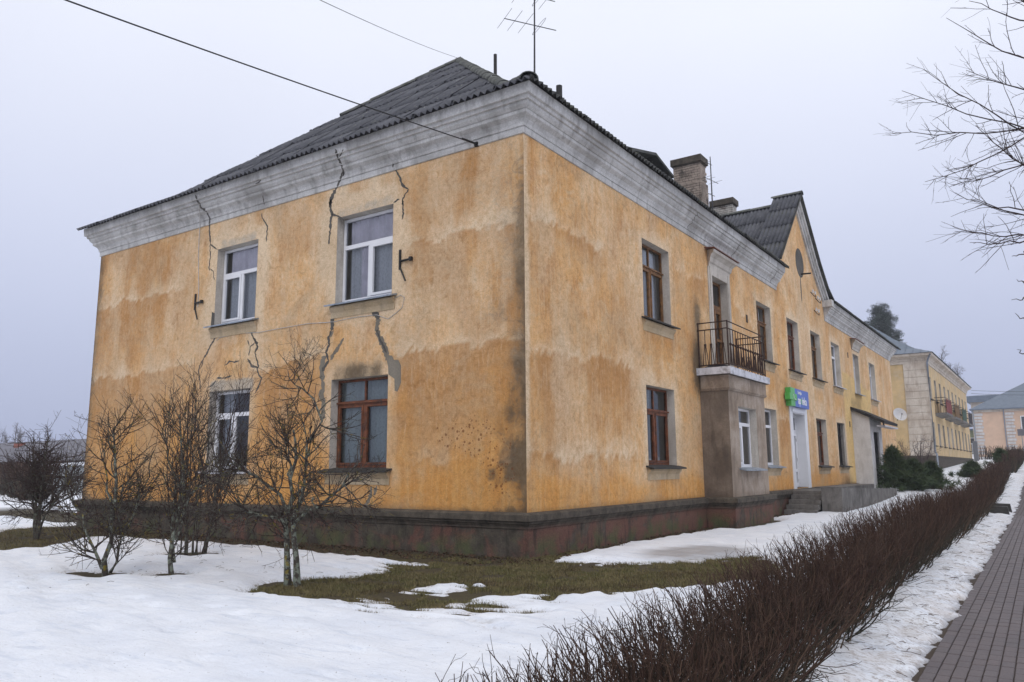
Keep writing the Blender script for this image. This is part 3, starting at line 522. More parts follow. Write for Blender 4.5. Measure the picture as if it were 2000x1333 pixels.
# cornice
CPROF = [(-0.02, 8.12), (0.03, 8.13), (0.03, 8.262), (0.055, 8.268), (0.062, 8.33), (0.10, 8.40), (0.175, 8.452), (0.19, 8.465), (0.19, 8.53), (0.215, 8.54), (0.262, 8.60), (0.272, 8.655), (0.315, 8.665), (0.325, 8.73), (0.375, 8.745), (0.395, 8.955), (-0.02, 8.96)]
sweep(CPROF, [((-W_, 12), (-1, 0)), ((-W_, 0), (-1, -1)), ((0, 0), (1, -1)), ((0, 17.05), (1, 0))]).done('cornice', 'cornice_plaster', house)
sweep(CPROF, [((0, 24.55), (1, 0)), ((0, L_), (1, 1)), ((-W_, L_), (-1, 1))]).done('cornice', 'cornice_plaster', house)
# rake moulding on the gable's far side, and a stub return at its foot
for k, (o1, w0, w1) in enumerate(((0.08, 0.30, 0.44), (0.14, 0.18, 0.30), (0.22, 0.02, 0.18))):
    up = [(GC+0.05, 12.78), (23.2, 10.36), (24.35, 9.5), (24.9, 9.1)]
    poly = [(a-0.69*w0, z-0.72*w0) for a, z in up]+[(a-0.69*w1, z-0.72*w1) for a, z in reversed(up)]
    m = MB(MS); m.prism(poly, 0.01, -o1); m.done('rake_moulding', 'cornice_plaster', house)
m = MB(MS); m.box(24.35, 24.75, 0.01, -0.42, 8.72, 9.02); m.done('rake_foot', 'cornice_plaster', house)
m = MB(MS); m.prism([(GC+0.22+0.62*math.cos(t*math.pi/16), 10.0+0.62*math.sin(t*math.pi/16)) for t in range(32)], 0.02, -0.006); m.done('oculus', 'crack_mortar', house)
m = MB(MS); m.prism([(GC+0.18+0.07*math.cos(t*math.pi/4), 8.9+0.62*math.sin(t*math.pi/4)) for t in range(8)], 0.02, -0.004); m.done('oculus_drip', 'crack_mortar', house)
m = MB(MS); m.tube([(GC+0.35, 0.05, 9.55), (GC+0.35, -0.4, 9.53)], 0.035); m.done('drain_stub', 'black_iron', house)

# ------------------------------------------------------------------ windows
def window(parent, M, a0, a1, z0, z1, style='wood', fm='brown_wood', depth=0.20, tr=0.31, cur=None, sill='sill_dark', apron=True, name='window', detail=True, glass='glass', lights=2, sash_left=True):
    f = MB(M); w = 0.075 if style == 'pvc' else 0.06; d0, d1 = depth-0.0, depth+0.07; b = 0.012
    zt = z1-(z1-z0)*tr; am = (a0+a1)/2
    f.box(a0+b, a0+w, d0, d1, z0+b, z1-b); f.box(a1-w, a1-b, d0, d1, z0+b, z1-b); f.box(a0+w, a1-w, d0, d1, z1-w, z1-b); f.box(a0+w, a1-w, d0, d1, z0+b, z0+w*1.5)
    f.box(a0+w, a1-w, d0-0.012, d1-0.004, zt-0.05, zt+0.045)
    f.box(am-w*0.62, am+w*0.62, d0-0.006, d1-0.008, z0+w*1.5, zt-0.05)
    if style == 'wood': f.box(am-0.022, am+0.022, d0+0.004, d1-0.01, zt+0.045, z1-w)
    lightsL = [(a0+w, am-w*0.62, z0+w*1.5, zt-0.05), (am+w*0.62, a1-w, z0+w*1.5, zt-0.05)]
    if detail:
        for j, (x0, x1, y0, y1) in enumerate(lightsL):
            if style == 'pvc' and j == (1 if sash_left else 0): continue
            s_ = 0.05 if style == 'wood' else 0.06
            f.box(x0+0.004, x0+s_, d0-0.02, d1-0.02, y0+0.004, y1-0.004); f.box(x1-s_, x1-0.004, d0-0.02, d1-0.02, y0+0.004, y1-0.004)
            f.box(x0+s_, x1-s_, d0-0.02, d1-0.02, y0+0.004, y0+s_); f.box(x0+s_, x1-s_, d0-0.02, d1-0.02, y1-s_, y1-0.004)
        if style == 'wood': f.box(a0+0.02, a1-0.02, d0-0.05, d0-0.012, zt-0.01, zt+0.025)
    win = f.done(name, fm, parent)
    tops = [(a0+w, a1-w, zt+0.045, z1-w)] if style == 'pvc' else [(a0+w, am-0.022, zt+0.045, z1-w), (am+0.022, a1-w, zt+0.045, z1-w)]
    for x0, x1, y0, y1 in lightsL+tops:
        g = MB(M); g.poly([(x0-0.01, depth+0.03, y0-0.01), (x1+0.01, depth+0.03, y0-0.01), (x1+0.01, depth+0.03, y1+0.01), (x0-0.01, depth+0.03, y1+0.01)]); g.done('pane', glass, win)
    r = MB(M); e = 0.004
    for q in ([(a0-e, -0.004, z0), (a0+e, depth+0.09, z0), (a0+e, depth+0.09, z1), (a0-e, -0.004, z1)], [(a1+e, -0.004, z0), (a1-e, depth+0.09, z0), (a1-e, depth+0.09, z1), (a1+e, -0.004, z1)],
              [(a0-e, -0.004, z1+e), (a1+e, -0.004, z1+e), (a1-e, depth+0.09, z1-e), (a0+e, depth+0.09, z1-e)], [(a0-e, -0.004, z0-e), (a1+e, -0.004, z0-e), (a1-e, depth+0.09, z0+e), (a0+e, depth+0.09, z0+e)]): r.poly(q)
    r.done('reveal', 'reveal_plaster', win)
    if sill:
        s = MB(M); o = 0.20 if detail else 0.12
        s.hexa([(a0-0.02, depth, z0+0.005), (a1+0.02, depth, z0+0.005), (a1+0.02, depth, z0+0.03), (a0-0.02, depth, z0+0.03), (a0-0.02, 0.0, z0-0.02), (a1+0.02, 0, z0-0.02), (a1+0.02, 0, z0+0.012), (a0-0.02, 0, z0+0.012)])
        s.hexa([(a0-0.16, 0.0, z0-0.025), (a1+0.16, 0.0, z0-0.025), (a1+0.16, 0.0, z0+0.01), (a0-0.16, 0.0, z0+0.01), (a0-0.16, -o, z0-0.075), (a1+0.16, -o, z0-0.075), (a1+0.16, -o, z0-0.04), (a0-0.16, -o, z0-0.04)])
        s.done('sill', sill, win)
    if apron:
        p = MB(M); c0, c1 = a0-0.10, a1+0.10; prof = [(0.0, -0.33), (0.018, -0.33), (0.022, -0.20), (0.04, -0.18), (0.07, -0.14), (0.09, -0.12), (0.09, -0.08), (0.0, -0.03)]
        n = len(prof)
        for i in range(n-1): p.poly([(c0, -prof[i][0]-0.001, z0+prof[i][1]), (c1, -prof[i][0]-0.001, z0+prof[i][1]), (c1, -prof[i+1][0]-0.001, z0+prof[i+1][1]), (c0, -prof[i+1][0]-0.001, z0+prof[i+1][1])])
        p.poly([(c0, -o_-0.001, z0+z_) for o_, z_ in prof]); p.poly([(c1, -o_-0.001, z0+z_) for o_, z_ in reversed(prof)]); p.done('apron', 'apron_plaster', win)
    i_ = MB(M); i_.box(a0-0.35, a1+0.35, depth+0.10, depth+1.6, z0-0.2, z1+0.2); i_.f.pop(2); i_.done('room', 'room', win)
    for mat_, f0, f1, z_lo, dd in (cur or []):
        c = MB(M); K = max(8, int((f1-f0)*(a1-a0)*26)); pr = None
        for k in range(K+1):
            a = a0+(a1-a0)*(f0+(f1-f0)*k/K); d = depth+0.14+dd+0.022*math.sin(k*1.25)+0.012*math.sin(k*0.37+f0*9)
            if pr: c.poly([(pr[0], pr[1], z0+z_lo), (a, d, z0+z_lo), (a, d, z1-0.02), (pr[0], pr[1], z1-0.02)])
            pr = (a, d)
        c.done('curtain', mat_, win, True)
    return win
LACE = [('lace', 0.0, 1.0, 0.0, 0.05)]
window(house, MF, *FW[0], style='pvc', fm='pvc', tr=0.34, cur=[('olive_drape', 0.0, 0.10, 0, 0.1), ('lilac_drape', 0.10, 1.0, 1.40, -0.06), ('lilac_drape', 0.30, 0.44, 0, -0.05), ('lace', 0.08, 1.0, 0.0, 0.0)], sill='sill_metal', sash_left=False)
window(house, MF, *FW[1], style='pvc', fm='pvc', tr=0.34, cur=[('olive_drape', 0.0, 0.14, 0, 0.1), ('lilac_drape', 0.14, 1.0, 1.40, -0.06), ('lilac_drape', 0.36, 0.50, 0, -0.05), ('lace', 0.12, 1.0, 0.0, 0.0)], sill='sill_metal')
window(house, MF, *FW[2], style='wood', fm='red_wood', tr=0.27, cur=[('green_drape', 0.0, 0.16, 0, 0.1), ('green_drape', 0.56, 0.72, 0, 0.1), ('lace', 0.0, 1.0, 0.0, 0.0)], sill='sill_dark', glass='dusty_glass')
window(house, MF, *FW[3], style='pvc', fm='pvc', tr=0.30, cur=[('lace', 0.0, 0.28, 0.0, 0.1), ('brown_boards', 0.5, 0.62, 0, 0.3)], sill='white_tin')
smat = ['brown_wood', 'brown_wood', 'red_wood', 'brown_wood', 'pvc', 'pvc', 'pvc']
for i, (a, b) in enumerate(SU):
    pv = smat[i] == 'pvc'
    window(house, MS, a, b, 5.27, 7.30, style='pvc' if pv else 'wood', fm=smat[i], tr=0.30, cur=LACE if i != 3 else [('lace', 0.0, 0.5, 0.0, 0.05)], sill='white_tin' if i in (4, 6) else ('sill_dark' if i != 5 else 'sill_metal'), apron=(i != 5))
for i, (a, b) in enumerate(SL):
    st = ('wood', 'pvc', 'wood', 'wood')[i]; fm = ('red_wood', 'pvc', 'red_wood', 'dark_wood')[i]
    wn = window(house, MS, a, b, 1.65, 3.60, style=st, fm=fm, tr=0.30, cur=[('lace', 0.3, 0.6, 0, 0.05)] if i == 0 else ([('olive_drape', 0, 1, 0, 0.1)] if i == 2 else ([('lace', 0.25, 0.9, 0.0, 0.02)] if i == 3 else None)), sill='sill_dark' if i != 1 else 'sill_metal', glass='dusty_glass' if i in (0, 3) else 'glass')
    if i == 3:
        for k in range(9):
            g = MB(MS); a_ = a+0.12+k*(b-a-0.24)/8; g.tube([(a_, 0.07, 1.67), (a_, 0.07, 3.58)], 0.010, 5); g.done('window_bar', 'black_iron', wn)
# balcony door with moulded surround and hood, and the far blind one
def hood(a0, a1, zt):
    h = MB(MS); prof = [(0, 0), (0.04, 0.0), (0.05, 0.10), (0.09, 0.14), (0.12, 0.27), (0.20, 0.35), (0.26, 0.38), (0.27, 0.46), (0, 0.50)]
    b0 = len(h.v)
    for a, s in ((a0, -1), (a1, 1)):
        for o_, z_ in prof: h.v.append(MS(a+s*o_*0.7, -o_-0.001, zt+z_))
    n = len(prof)
    for i in range(n-1): h.f.append([b0+i, b0+n+i, b0+n+i+1, b0+i+1])
    h.f.append(list(range(n))); h.f.append([n+i for i in reversed(range(n))])
    ho = h.done('door_hood', 'reveal_plaster', house); t = MB(MS); t.hexa([(a0-0.25, 0.0, zt+0.505), (a1+0.25, 0.0, zt+0.505), (a1+0.25, -0.31, zt+0.47), (a0-0.25, -0.31, zt+0.47), (a0-0.25, 0, zt+0.53), (a1+0.25, 0, zt+0.53), (a1+0.25, -0.31, zt+0.492), (a0-0.25, -0.31, zt+0.492)]); t.done('hood_flashing', 'rust_tin', ho)
hood(9.95, 11.72, 7.55); hood(30.05, 31.8, 7.5)
s = MB(MS)
for a0, a1, o in ((9.88, 10.15, 0.03), (11.50, 11.78, 0.03), (9.98, 10.12, 0.055), (11.53, 11.68, 0.055)): s.box(a0, a1-0.003, 0.01, -o, 4.4, 7.55)
s.box(10.15, 11.50, 0.01, -0.045, 7.304, 7.55); s.done('door_surround', 'reveal_plaster', house)
bd = MB(MS); a0, a1, z0, z1 = BDOOR
bd.box(a0+.01, a0+.09, .2, .28, z0, z1-.01); bd.box(a1-.09, a1-.01, .2, .28, z0, z1-.01); bd.box(a0+.09, a1-.09, .2, .28, z1-.09, z1-.01); bd.box(a0+.09, a1-.09, .185, .27, 6.42, 6.54); bd.box(10.8, 10.85, .2, .27, 6.54, z1-.09)
bd.box(10.78, 10.87, .195, .27, z0, 6.42)
for x0, x1 in ((a0+.09, 10.78), (10.87, a1-.09)):
    bd.box(x0, x0+.09, .18, .25, z0+.01, 6.41); bd.box(x1-.09, x1, .18, .25, z0+.01, 6.41); bd.box(x0+.09, x1-.09, .18, .25, 6.30, 6.41); bd.box(x0+.09, x1-.09, .18, .25, 5.42, 5.50); bd.box(x0+.09, x1-.09, .18, .25, z0+.01, 4.78)
bdo = bd.done('balcony_door', 'brown_wood', house)
for x0, x1, y0, y1 in ((10.24, 10.8, 6.54, 7.22), (10.85, 11.42, 6.54, 7.22), (10.3, 10.7, 4.78, 5.42), (10.3, 10.7, 5.5, 6.3), (10.95, 11.33, 4.78, 5.42), (10.95, 11.33, 5.5, 6.3)):
    g = MB(MS); g.poly([(x0-.01, .225, y0), (x1+.01, .225, y0), (x1+.01, .225, y1), (x0-.01, .225, y1)]); g.done('pane', 'glass', bdo)
g = MB(MS); g.box(a0-.3, a1+.3, .30, 1.8, z0-.2, z1+.2); g.f.pop(2); g.done('room', 'room', bdo)
r = MB(MS)
for q in ([(a0-.003, 0, z0), (a0+.003, .29, z0), (a0+.003, .29, z1), (a0-.003, 0, z1)], [(a1+.003, 0, z0), (a1-.003, .29, z0), (a1-.003, .29, z1), (a1+.003, 0, z1)], [(a0, 0, z1+.003), (a1, 0, z1+.003), (a1, .29, z1-.003), (a0, .29, z1-.003)]): r.poly(q)
r.done('reveal', 'reveal_plaster', bdo)
# ground-floor bay and the balcony on it
MBAY = lambda a, d, z: (0.8-d, a, z)
bayo = [(9.62, 11.22, 1.58, 3.30)]
m = MB(); m.poly([(-0.01, 8.85, 0.78), (0.8, 8.85, 0.78), (0.8, 8.85, 4.12), (-0.01, 8.85, 4.12)]); bay = m.done('bay', 'bay_dark', house); m = MB(); m.poly([(0.8, 12.1, 0.78), (-0.01, 12.1, 0.78), (-0.01, 12.1, 4.12), (0.8, 12.1, 4.12)]); m.done('bay_side', 'bay_plaster', bay)
grid_wall('bay_front', MBAY, 8.85, 12.1, 0.78, 4.12, bayo, 0.5, None, 'bay_plaster', bay)
window(house, MBAY, *bayo[0], style='pvc', fm='pvc', tr=0.27, cur=[('olive_drape', 0.0, 0.25, 0, 0.1), ('lace', 0.2, 0.8, 0, 0.1)], sill='sill_metal', apron=False)
sweep([(0, 3.70), (0.03, 3.705), (0.07, 3.76), (0.075, 3.78), (0.055, 3.79), (0.055, 4.12), (0, 4.125)], [((0, 8.85), (1, -1)), ((0.8, 8.85), (1, -1)), ((0.8, 12.1), (1, 1)), ((0, 12.1), (1, 1))]).done('bay_cap', 'bay_plaster', bay)
b = MB(); b.box(-0.02, 0.93, 8.68, 12.27, 4.125, 4.30); bal = b.done('balcony', 'concrete', house)
t = MB(); t.box(0.0, 0.96, 8.655, 8.675, 4.14, 4.335); t.done('edge_flashing', 'white_tin', bal)
for k in range(4):
    t = MB(); t.box(0.935, 0.962, 8.68+k*0.9, 8.68+(k+1)*0.9-0.01, 4.13+0.004*(k % 2), 4.33); t.done('edge_flashing', 'white_tin', bal)
def rail(p, q, name='rail', r=0.016): 
    m = MB(); m.tube([p, q], r, 5); m.done(name, 'rust_iron', bal)
zz = (5.62, 5.42, 4.42)
for z in zz: rail((0.0, 8.83, z), (0.87, 8.83, z), r=0.018); rail((0.87, 8.83, z), (0.87, 12.12, z), r=0.018); rail((0.87, 12.12, z), (0.0, 12.12, z), r=0.018)
for p in ((0.87, 8.83), (0.87, 12.12), (0.03, 8.83), (0.03, 12.12)): rail((*p, 4.30), (*p, 5.64), 'post', 0.022)
def baluster(p, along):
    m = MB(); x, y = p; m.tube([(x, y, 4.42), (x, y, 5.42)], 0.011, 4); dx, dy = along
    for s in (-1, 1): m.tube([(x+s*dx*0.075, y+s*dy*0.075, 4.42), (x+s*dx*0.05, y+s*dy*0.05, 4.72), (x+s*dx*0.015, y+s*dy*0.015, 4.98)], 0.011, 4)
    m.box(x-0.028, x+0.028, y-0.028, y+0.028, 4.96, 5.02); m.done('baluster', 'rust_iron', bal)
for k in range(1, 5): baluster((0.05+k*0.17, 8.83), (1, 0)); baluster((0.05+k*0.17, 12.12), (1, 0))
for k in range(1, 15): baluster((0.87, 8.83+k*0.2193), (0, 1))
m = MB(); m.tube([(0.15, 9.0, 4.34), (0.35, 9.25, 4.42), (0.55, 9.5, 4.40), (0.6, 9.9, 4.34)], [0.06, 0.1, 0.09, 0.05], 7); rag = m.done('tarpaulin', 'panel_black', None, True); tag(rag, 'black crumpled tarpaulin lying on the balcony floor behind the railing', 'tarpaulin')
# pharmacy door
a0, a1, z0, z1 = PDOOR
s = MB(MS); s.box(17.80, 18.15, 0.01, -0.035, 0.80, 3.95); s.box(19.85, 20.25, 0.01, -0.035, 0.80, 3.95); s.box(18.15, 19.85, 0.01, -0.035, 3.62, 3.95); s.box(18.05, 19.95, -0.036, -0.07, 3.66, 3.78); ds = s.done('door_frame', 'pvc', house)
r = MB(MS)
for q in ([(a0, -.02, z0), (a0+.004, .42, z0), (a0+.004, .42, z1), (a0, -.02, z1)], [(a1, -.02, z0), (a1-.004, .42, z0), (a1-.004, .42, z1), (a1, -.02, z1)], [(a0, -.02, z1), (a1, -.02, z1), (a1, .42, z1-.004), (a0, .42, z1-.004)]): r.poly(q)
r.done('reveal', 'pvc', ds)
d = MB(MS)
d.box(a0+.005, a0+.10, .32, .40, z0, z1-.005); d.box(a1-.10, a1-.005, .32, .40, z0, z1-.005); d.box(a0+.1, a1-.1, .32, .40, z1-.1, z1-.005); d.box(a0+.1, a1-.1, .32, .40, 2.92, 3.04)
d.box(a0+.1, a0+.21, .30, .37, z0+.01, 2.91); d.box(a1-.21, a1-.1, .30, .37, z0+.01, 2.91); d.box(a0+.21, a1-.21, .30, .37, 2.80, 2.91); d.box(a0+.21, a1-.21, .30, .37, 1.42, 1.53); d.box(a0+.21, a1-.21, .30, .37, z0+.01, z0+.16)
pd = d.done('pharmacy_door', 'pvc', house)
for y0, y1 in ((z0+.16, 1.42), (1.53, 2.80), (3.04, z1-.1)):
    g = MB(MS); g.poly([(a0+.1, .345, y0), (a1-.1, .345, y0), (a1-.1, .345, y1), (a0+.1, .345, y1)]); g.done('pane', 'glass', pd)
h = MB(MS); h.tube([(a0+.17, .29, 1.75), (a0+.17, .22, 1.78), (a0+.17, .22, 2.12), (a0+.17, .29, 2.15)], .014, 6); h.done('handle', 'sill_metal', pd)
for z in (1.1, 1.9, 2.65): h = MB(MS); h.box(a1-.22, a1-.19, .26, .30, z-.06, z+.06); h.done('hinge', 'pvc', pd)
g = MB(MS); g.box(a0-.3, a1+.3, .42, 2.2, z0-.1, z1+.2); g.f.pop(2); g.done('room', 'room', pd)
# vestibule with felt canopy
v = MB(); v.poly([(-0.01, 28.9, 0.5), (0.78, 28.9, 0.5), (0.78, 28.9, 3.95), (-0.01, 28.9, 4.35)]); v.poly([(0.78, 32.0, 0.5), (-0.01, 32.0, 0.5), (-0.01, 32.0, 4.35), (0.78, 32.0, 3.95)])
v.box(0.70, 0.78, 28.902, 29.75, 0.5, 3.95); v.box(0.70, 0.78, 31.15, 31.998, 0.5, 3.95); v.box(0.70, 0.78, 29.75, 31.15, 3.3, 3.95); ves = v.done('vestibule', 'white_render', house)
v = MB(); v.box(0.42, 0.48, 29.7, 31.2, 0.6, 3.3); vd = v.done('vestibule_door', 'red_wood', ves); v = MB(); v.box(0.485, 0.50, 29.9, 31.0, 2.4, 3.1); v.done('pane', 'dusty_glass', vd)
v = MB(); v.hexa([(-0.0, 28.72, 4.36), (1.45, 28.72, 3.62), (1.45, 32.6, 3.62), (-0.0, 32.6, 4.36), (-0.0, 28.72, 4.50), (1.47, 28.72, 3.76), (1.47, 32.6, 3.76), (-0.0, 32.6, 4.50)]); cn = v.done('canopy', 'tar_felt', ves)
v = MB(); v.box(1.10, 1.46, 28.9, 32.7, 3.50, 3.56); v.done('gutter_board', 'white_tin', cn); v = MB(); v.box(1.35, 1.42, 28.95, 29.02, 3.5, 3.75); v.done('canopy_strut', 'dark_wood', cn)
for a, z in ((13.3, 6.35), (29.0, 6.95), (28.25, 3.5)):
    v = MB(MS); v.box(a, a+0.16, 0.01, -0.012, z, z+0.26); v.done('vent_grille', 'dark_wood', house)

# ------------------------------------------------------------------ cracks raked out and filled with mortar
def hit_front(a, b):
    """where a sight line first meets the end wall or its cornice: point and how far out"""
    d = ray(a, b); best = None; segs = [((0.0, 0.8), (0.0, 8.13))]+list(zip(CPROF[1:-1], CPROF[2:-1]))
    for (o0, zA), (o1, zB) in segs:
        # plane through (y=-o, z) segment, any x:  (C+t d)
        ny_, nz_ = (zB-zA), (o1-o0); den = d[1]*ny_+d[2]*nz_
        if abs(den) < 1e-9: continue
        t = ((-o0-CAM[1])*ny_+(zA-CAM[2])*nz_)/den; p = CAM+d*t
        if zA-1e-3 <= p[2] <= zB+1e-3 and t > 0 and (best is None or t < best[0]): best = (t, p)
    return best[1] if best is not None else CAM+d*((0-CAM[1])/d[1])
crk = random.Random(21)
def crack(pts, wpx, mat='crack_mortar', jag=1.0, name='crack_filling', thick=0.006):
    """ribbon of mortar following photo-measured points on the wall; wpx = width in photo pixels"""
    P = []
    for (u0, v0), (u1, v1) in zip(pts[:-1], pts[1:]):
        n = max(1, int(math.hypot(u1-u0, v1-v0)/3.0))
        for k in range(n): t = k/n; P.append((u0+(u1-u0)*t+crk.uniform(-0.8, 0.8)*jag, v0+(v1-v0)*t+crk.uniform(-0.6, 0.6)*jag))
    P.append(pts[-1]); m = MB(); n = len(P); Lr = []
    for i, (a, b) in enumerate(P):
        p = hit_front(a, b); pn = hit_front(*P[min(i+1, n-1)]); pp = hit_front(*P[max(i-1, 0)]); t = np.array([pn[0]-pp[0], pn[2]-pp[2]]); t /= max(1e-6, np.hypot(*t)); nx_, nz_ = -t[1], t[0]
        wd = wpx/56.0*crk.uniform(0.55, 1.35)*(0.25 if i in (0, n-1) else 1)*0.5; th = thick
        Lr.append([(p[0]-nx_*wd, p[1]+0.004, p[2]-nz_*wd), (p[0]-nx_*wd*0.9, p[1]-th, p[2]-nz_*wd*0.9), (p[0]+nx_*wd*0.9, p[1]-th, p[2]+nz_*wd*0.9), (p[0]+nx_*wd, p[1]+0.004, p[2]+nz_*wd)])
    for A_, B_ in zip(Lr[:-1], Lr[1:]):
        for j in range(3): m.poly([A_[j], A_[j+1], B_[j+1], B_[j]])
    m.done(name, mat, house)
z4_ = lambda L: [(350+a*.25, 350+b*.25) for a, b in L]; zR = lambda L: [(620+a*.15, 200+b*.15) for a, b in L]; zA_ = lambda L: [(380+a*.195, 600+b*.195) for a, b in L]; zB_ = lambda L: [(600+a*.195, 560+b*.195) for a, b in L]
crack(zR([(240, 612), (250, 680), (280, 750), (310, 820), (330, 880), (310, 960), (300, 1000), (265, 1070), (235, 1150)]), 3.6)
crack(zR([(340, 612), (315, 660), (285, 710)]), 1.8); crack(zR([(335, 880), (345, 920), (330, 965)]), 2.4)
crack(zR([(235, 1150), (180, 1250), (165, 1330)])+z4_([(1185, 160), (1175, 195)]), 6); crack(z4_([(1178, 190), (1185, 240), (1195, 275), (1185, 330), (1180, 400)]), 4.2); crack(z4_([(1180, 400), (1175, 450), (1170, 512)]), 2.6); crack(z4_([(1195, 275), (1240, 290), (1290, 325)]), 3)
crack(zR([(985, 790), (985, 850)]), 3); crack(zR([(1000, 870), (1040, 910), (1070, 970), (1095, 1050), (1130, 1100), (1185, 1130)]), 3.2); crack(zR([(1185, 1130), (1140, 1210), (1105, 1280), (1115, 1330)])+z4_([(1745, 165), (1750, 220), (1750, 270), (1743, 315)]), 2.0); crack(z4_([(1720, 155), (1675, 185)]), 2)
crack(z4_([(125, 125), (140, 165), (175, 220), (215, 260), (240, 310), (235, 390), (245, 500)]), 3.4); crack(z4_([(245, 500), (240, 560), (245, 600), (235, 690), (240, 715)]), 2); crack(z4_([(245, 510), (270, 530), (300, 552)]), 2.2); crack(z4_([(240, 700), (265, 725), (275, 790)]), 1.4)
crack(z4_([(655, 130), (665, 205)]), 1.3); crack(z4_([(645, 265), (650, 300), (690, 370), (685, 420), (680, 490)]), 1.8); crack(z4_([(595, 40), (625, 30), (640, 5)]), 2)
crack(zB_([(270, 300), (250, 340), (250, 390), (245, 440)]), 6.0); crack(zB_([(265, 215), (280, 260), (265, 300)]), 4); crack(zB_([(245, 440), (215, 510), (220, 580), (185, 660), (215, 740)]), 3.6)
crack(zB_([(265, 440), (235, 510)]), 4, 'patch_mortar'); crack(zB_([(170, 690), (145, 790), (150, 860), (150, 950)]), 9, 'patch_mortar', 1.5, 'mortar_patch', 0.004); crack(zB_([(220, 745), (180, 790), (150, 850)]), 5); crack(zB_([(150, 950), (160, 1020), (135, 1080), (165, 1150), (160, 1260), (150, 1330)]), 8, 'patch_mortar', 1.5, 'mortar_patch', 0.004)
crack(zB_([(235, 735), (255, 690), (300, 625), (330, 580), (365, 515)]), 5, 'patch_mortar', 1, 'mortar_patch', 0.004)
crack(zB_([(645, 145), (645, 240)]), 3); crack(zB_([(650, 245), (700, 285), (715, 330)]), 8, 'crack_mortar'); crack(zB_([(715, 320), (695, 400), (705, 450)]), 8, 'patch_mortar', 1, 'mortar_patch', 0.004); crack(zB_([(700, 440), (725, 510), (765, 590), (795, 680), (815, 735)]), 9, 'patch_mortar', 1, 'mortar_patch', 0.004); crack(zB_([(705, 460), (730, 530), (770, 600), (795, 670)]), 2.6, thick=0.01)
m = MB(MF); m.prism([(p[0], p[2]) for p in [on(*q, 1, 0) for q in zB_([(795, 720), (850, 690), (870, 735), (915, 735), (938, 790), (940, 960), (905, 1052), (878, 1045), (876, 925), (815, 880), (812, 800)])]], 0.003, -0.007); m.done('mortar_patch', 'patch_mortar', house)
crack(zA_([(230, 210), (242, 262), (190, 340), (140, 430), (95, 510)]), 3); crack(zA_([(95, 510), (50, 590), (42, 640), (50, 720), (62, 830)]), 2.2); crack(zA_([(85, 540), (60, 620)]), 1.6)
crack(zA_([(535, 165), (560, 230), (590, 310), (615, 350)]), 3); crack(zA_([(600, 345), (625, 365), (630, 400), (605, 460)]), 4.2); crack(zA_([(605, 460), (625, 530), (640, 590), (630, 620), (645, 680), (670, 715), (650, 770), (610, 860)]), 2.6); crack(zA_([(600, 360), (560, 400), (545, 490)]), 1.5); crack(zA_([(530, 330), (548, 390)]), 1.6); crack(zA_([(535, 520), (570, 590), (635, 610)]), 3)
crack(zA_([(305, 585), (350, 547), (400, 552), (450, 537)]), 2.4); crack(zA_([(220, 712), (290, 715), (375, 688)]), 2.4); crack(zA_([(215, 740), (185, 780), (140, 805)]), 2.4); crack(zA_([(400, 180), (415, 215)]), 1.4); crack([(725, 950), (724, 968), (716, 985), (708, 993)], 5, 'patch_mortar', 1, 'mortar_patch', 0.004); crack([(736, 950), (730, 968)], 5, 'patch_mortar', 1, 'mortar_patch', 0.004)
m = MB(MF); m.prism([(-9.69, 5.34), (-9.69, 5.66), (-9.80, 5.70), (-9.82, 5.33)], 0.003, -0.005); m.done('mortar_patch', 'crack_mortar', house)
# hairline cracks across the street cornice
for y, k in ((8.3, 0), (12.0, 1), (16.2, 0)):
    m = MB(); pts = [(o_+0.004, y+0.12*j/10+0.05*math.sin(j*2.1+k), z_) for j, (o_, z_) in enumerate(CPROF[2:-2])]; m.tube(pts, 0.007, 4); m.done('cornice_crack', 'crack_mortar', house)

# ------------------------------------------------------------------ roof
def zr(d): return 8.93+(d+0.47)*0.558 if d < 1.0 else 9.75+(d-1.0)*0.865
AP = 7.8; ZA = zr(AP)
m = MB(); lift = -0.05
fl = [(0.06, zr(0.06)), (1.0, zr(1.0)), (AP, ZA)]
def ring(d): return [(d*-1, d, 0), (-W_+d, d, 0), (-W_+d, L_-d, 0), (-d, L_-d, 0)]
for (d0, z0), (d1, z1) in zip(fl[:-1], fl[1:]):
    A_, B_ = ring(d0), ring(d1)
    for i in range(4): j = (i+1) % 4; m.poly([(A_[i][0], A_[i][1], z0+lift), (A_[j][0], A_[j][1], z0+lift), (B_[j][0], B_[j][1], z1+lift), (B_[i][0], B_[i][1], z1+lift)])
roof = m.done('roof', 'tar_felt', house)
for q in ([(0.40, -0.40), (-W_-0.40, -0.40), (-W_-0.40, 0.1), (0.40, 0.1)], [(0.40, 0.1), (-0.1, 0.1), (-0.1, 17.0), (0.40, 17.0)], [(0.40, 24.6), (-0.1, 24.6), (-0.1, L_), (0.40, L_)]):
    m = MB(); m.poly([(*c_, 8.962) for c_ in q]); m.done('soffit', 'dark_wood', roof)
def sheet_mesh(wd, ln, waves=7, amp=0.040, lip=0.012):
    """corrugated sheet: u across (waves), v up the slope, n normal; with a thickness rim at its lower edge"""
    k = waves*4; v = []; f = []
    for j in range(3):
        for i in range(k+1):
            a = i/4*2*math.pi; c = amp*math.cos(a)
            v.append((wd*(i/k), ln if j == 2 else 0.0, c if j else c-lip*1.6))
    n = k+1
    for j in range(2):
        for i in range(k): f.append([j*n+i, j*n+i+1, (j+1)*n+i+1, (j+1)*n+i])
    return v, f
SV, SF = sheet_mesh(1.14, 1.72)
sme = bpy.data.meshes.new('roof_sheet'); sme.from_pydata(SV, [], SF); sme.materials.append(MT['asbestos_roof']); sme.polygons.foreach_set('use_smooth', np.ones(len(SF), bool))
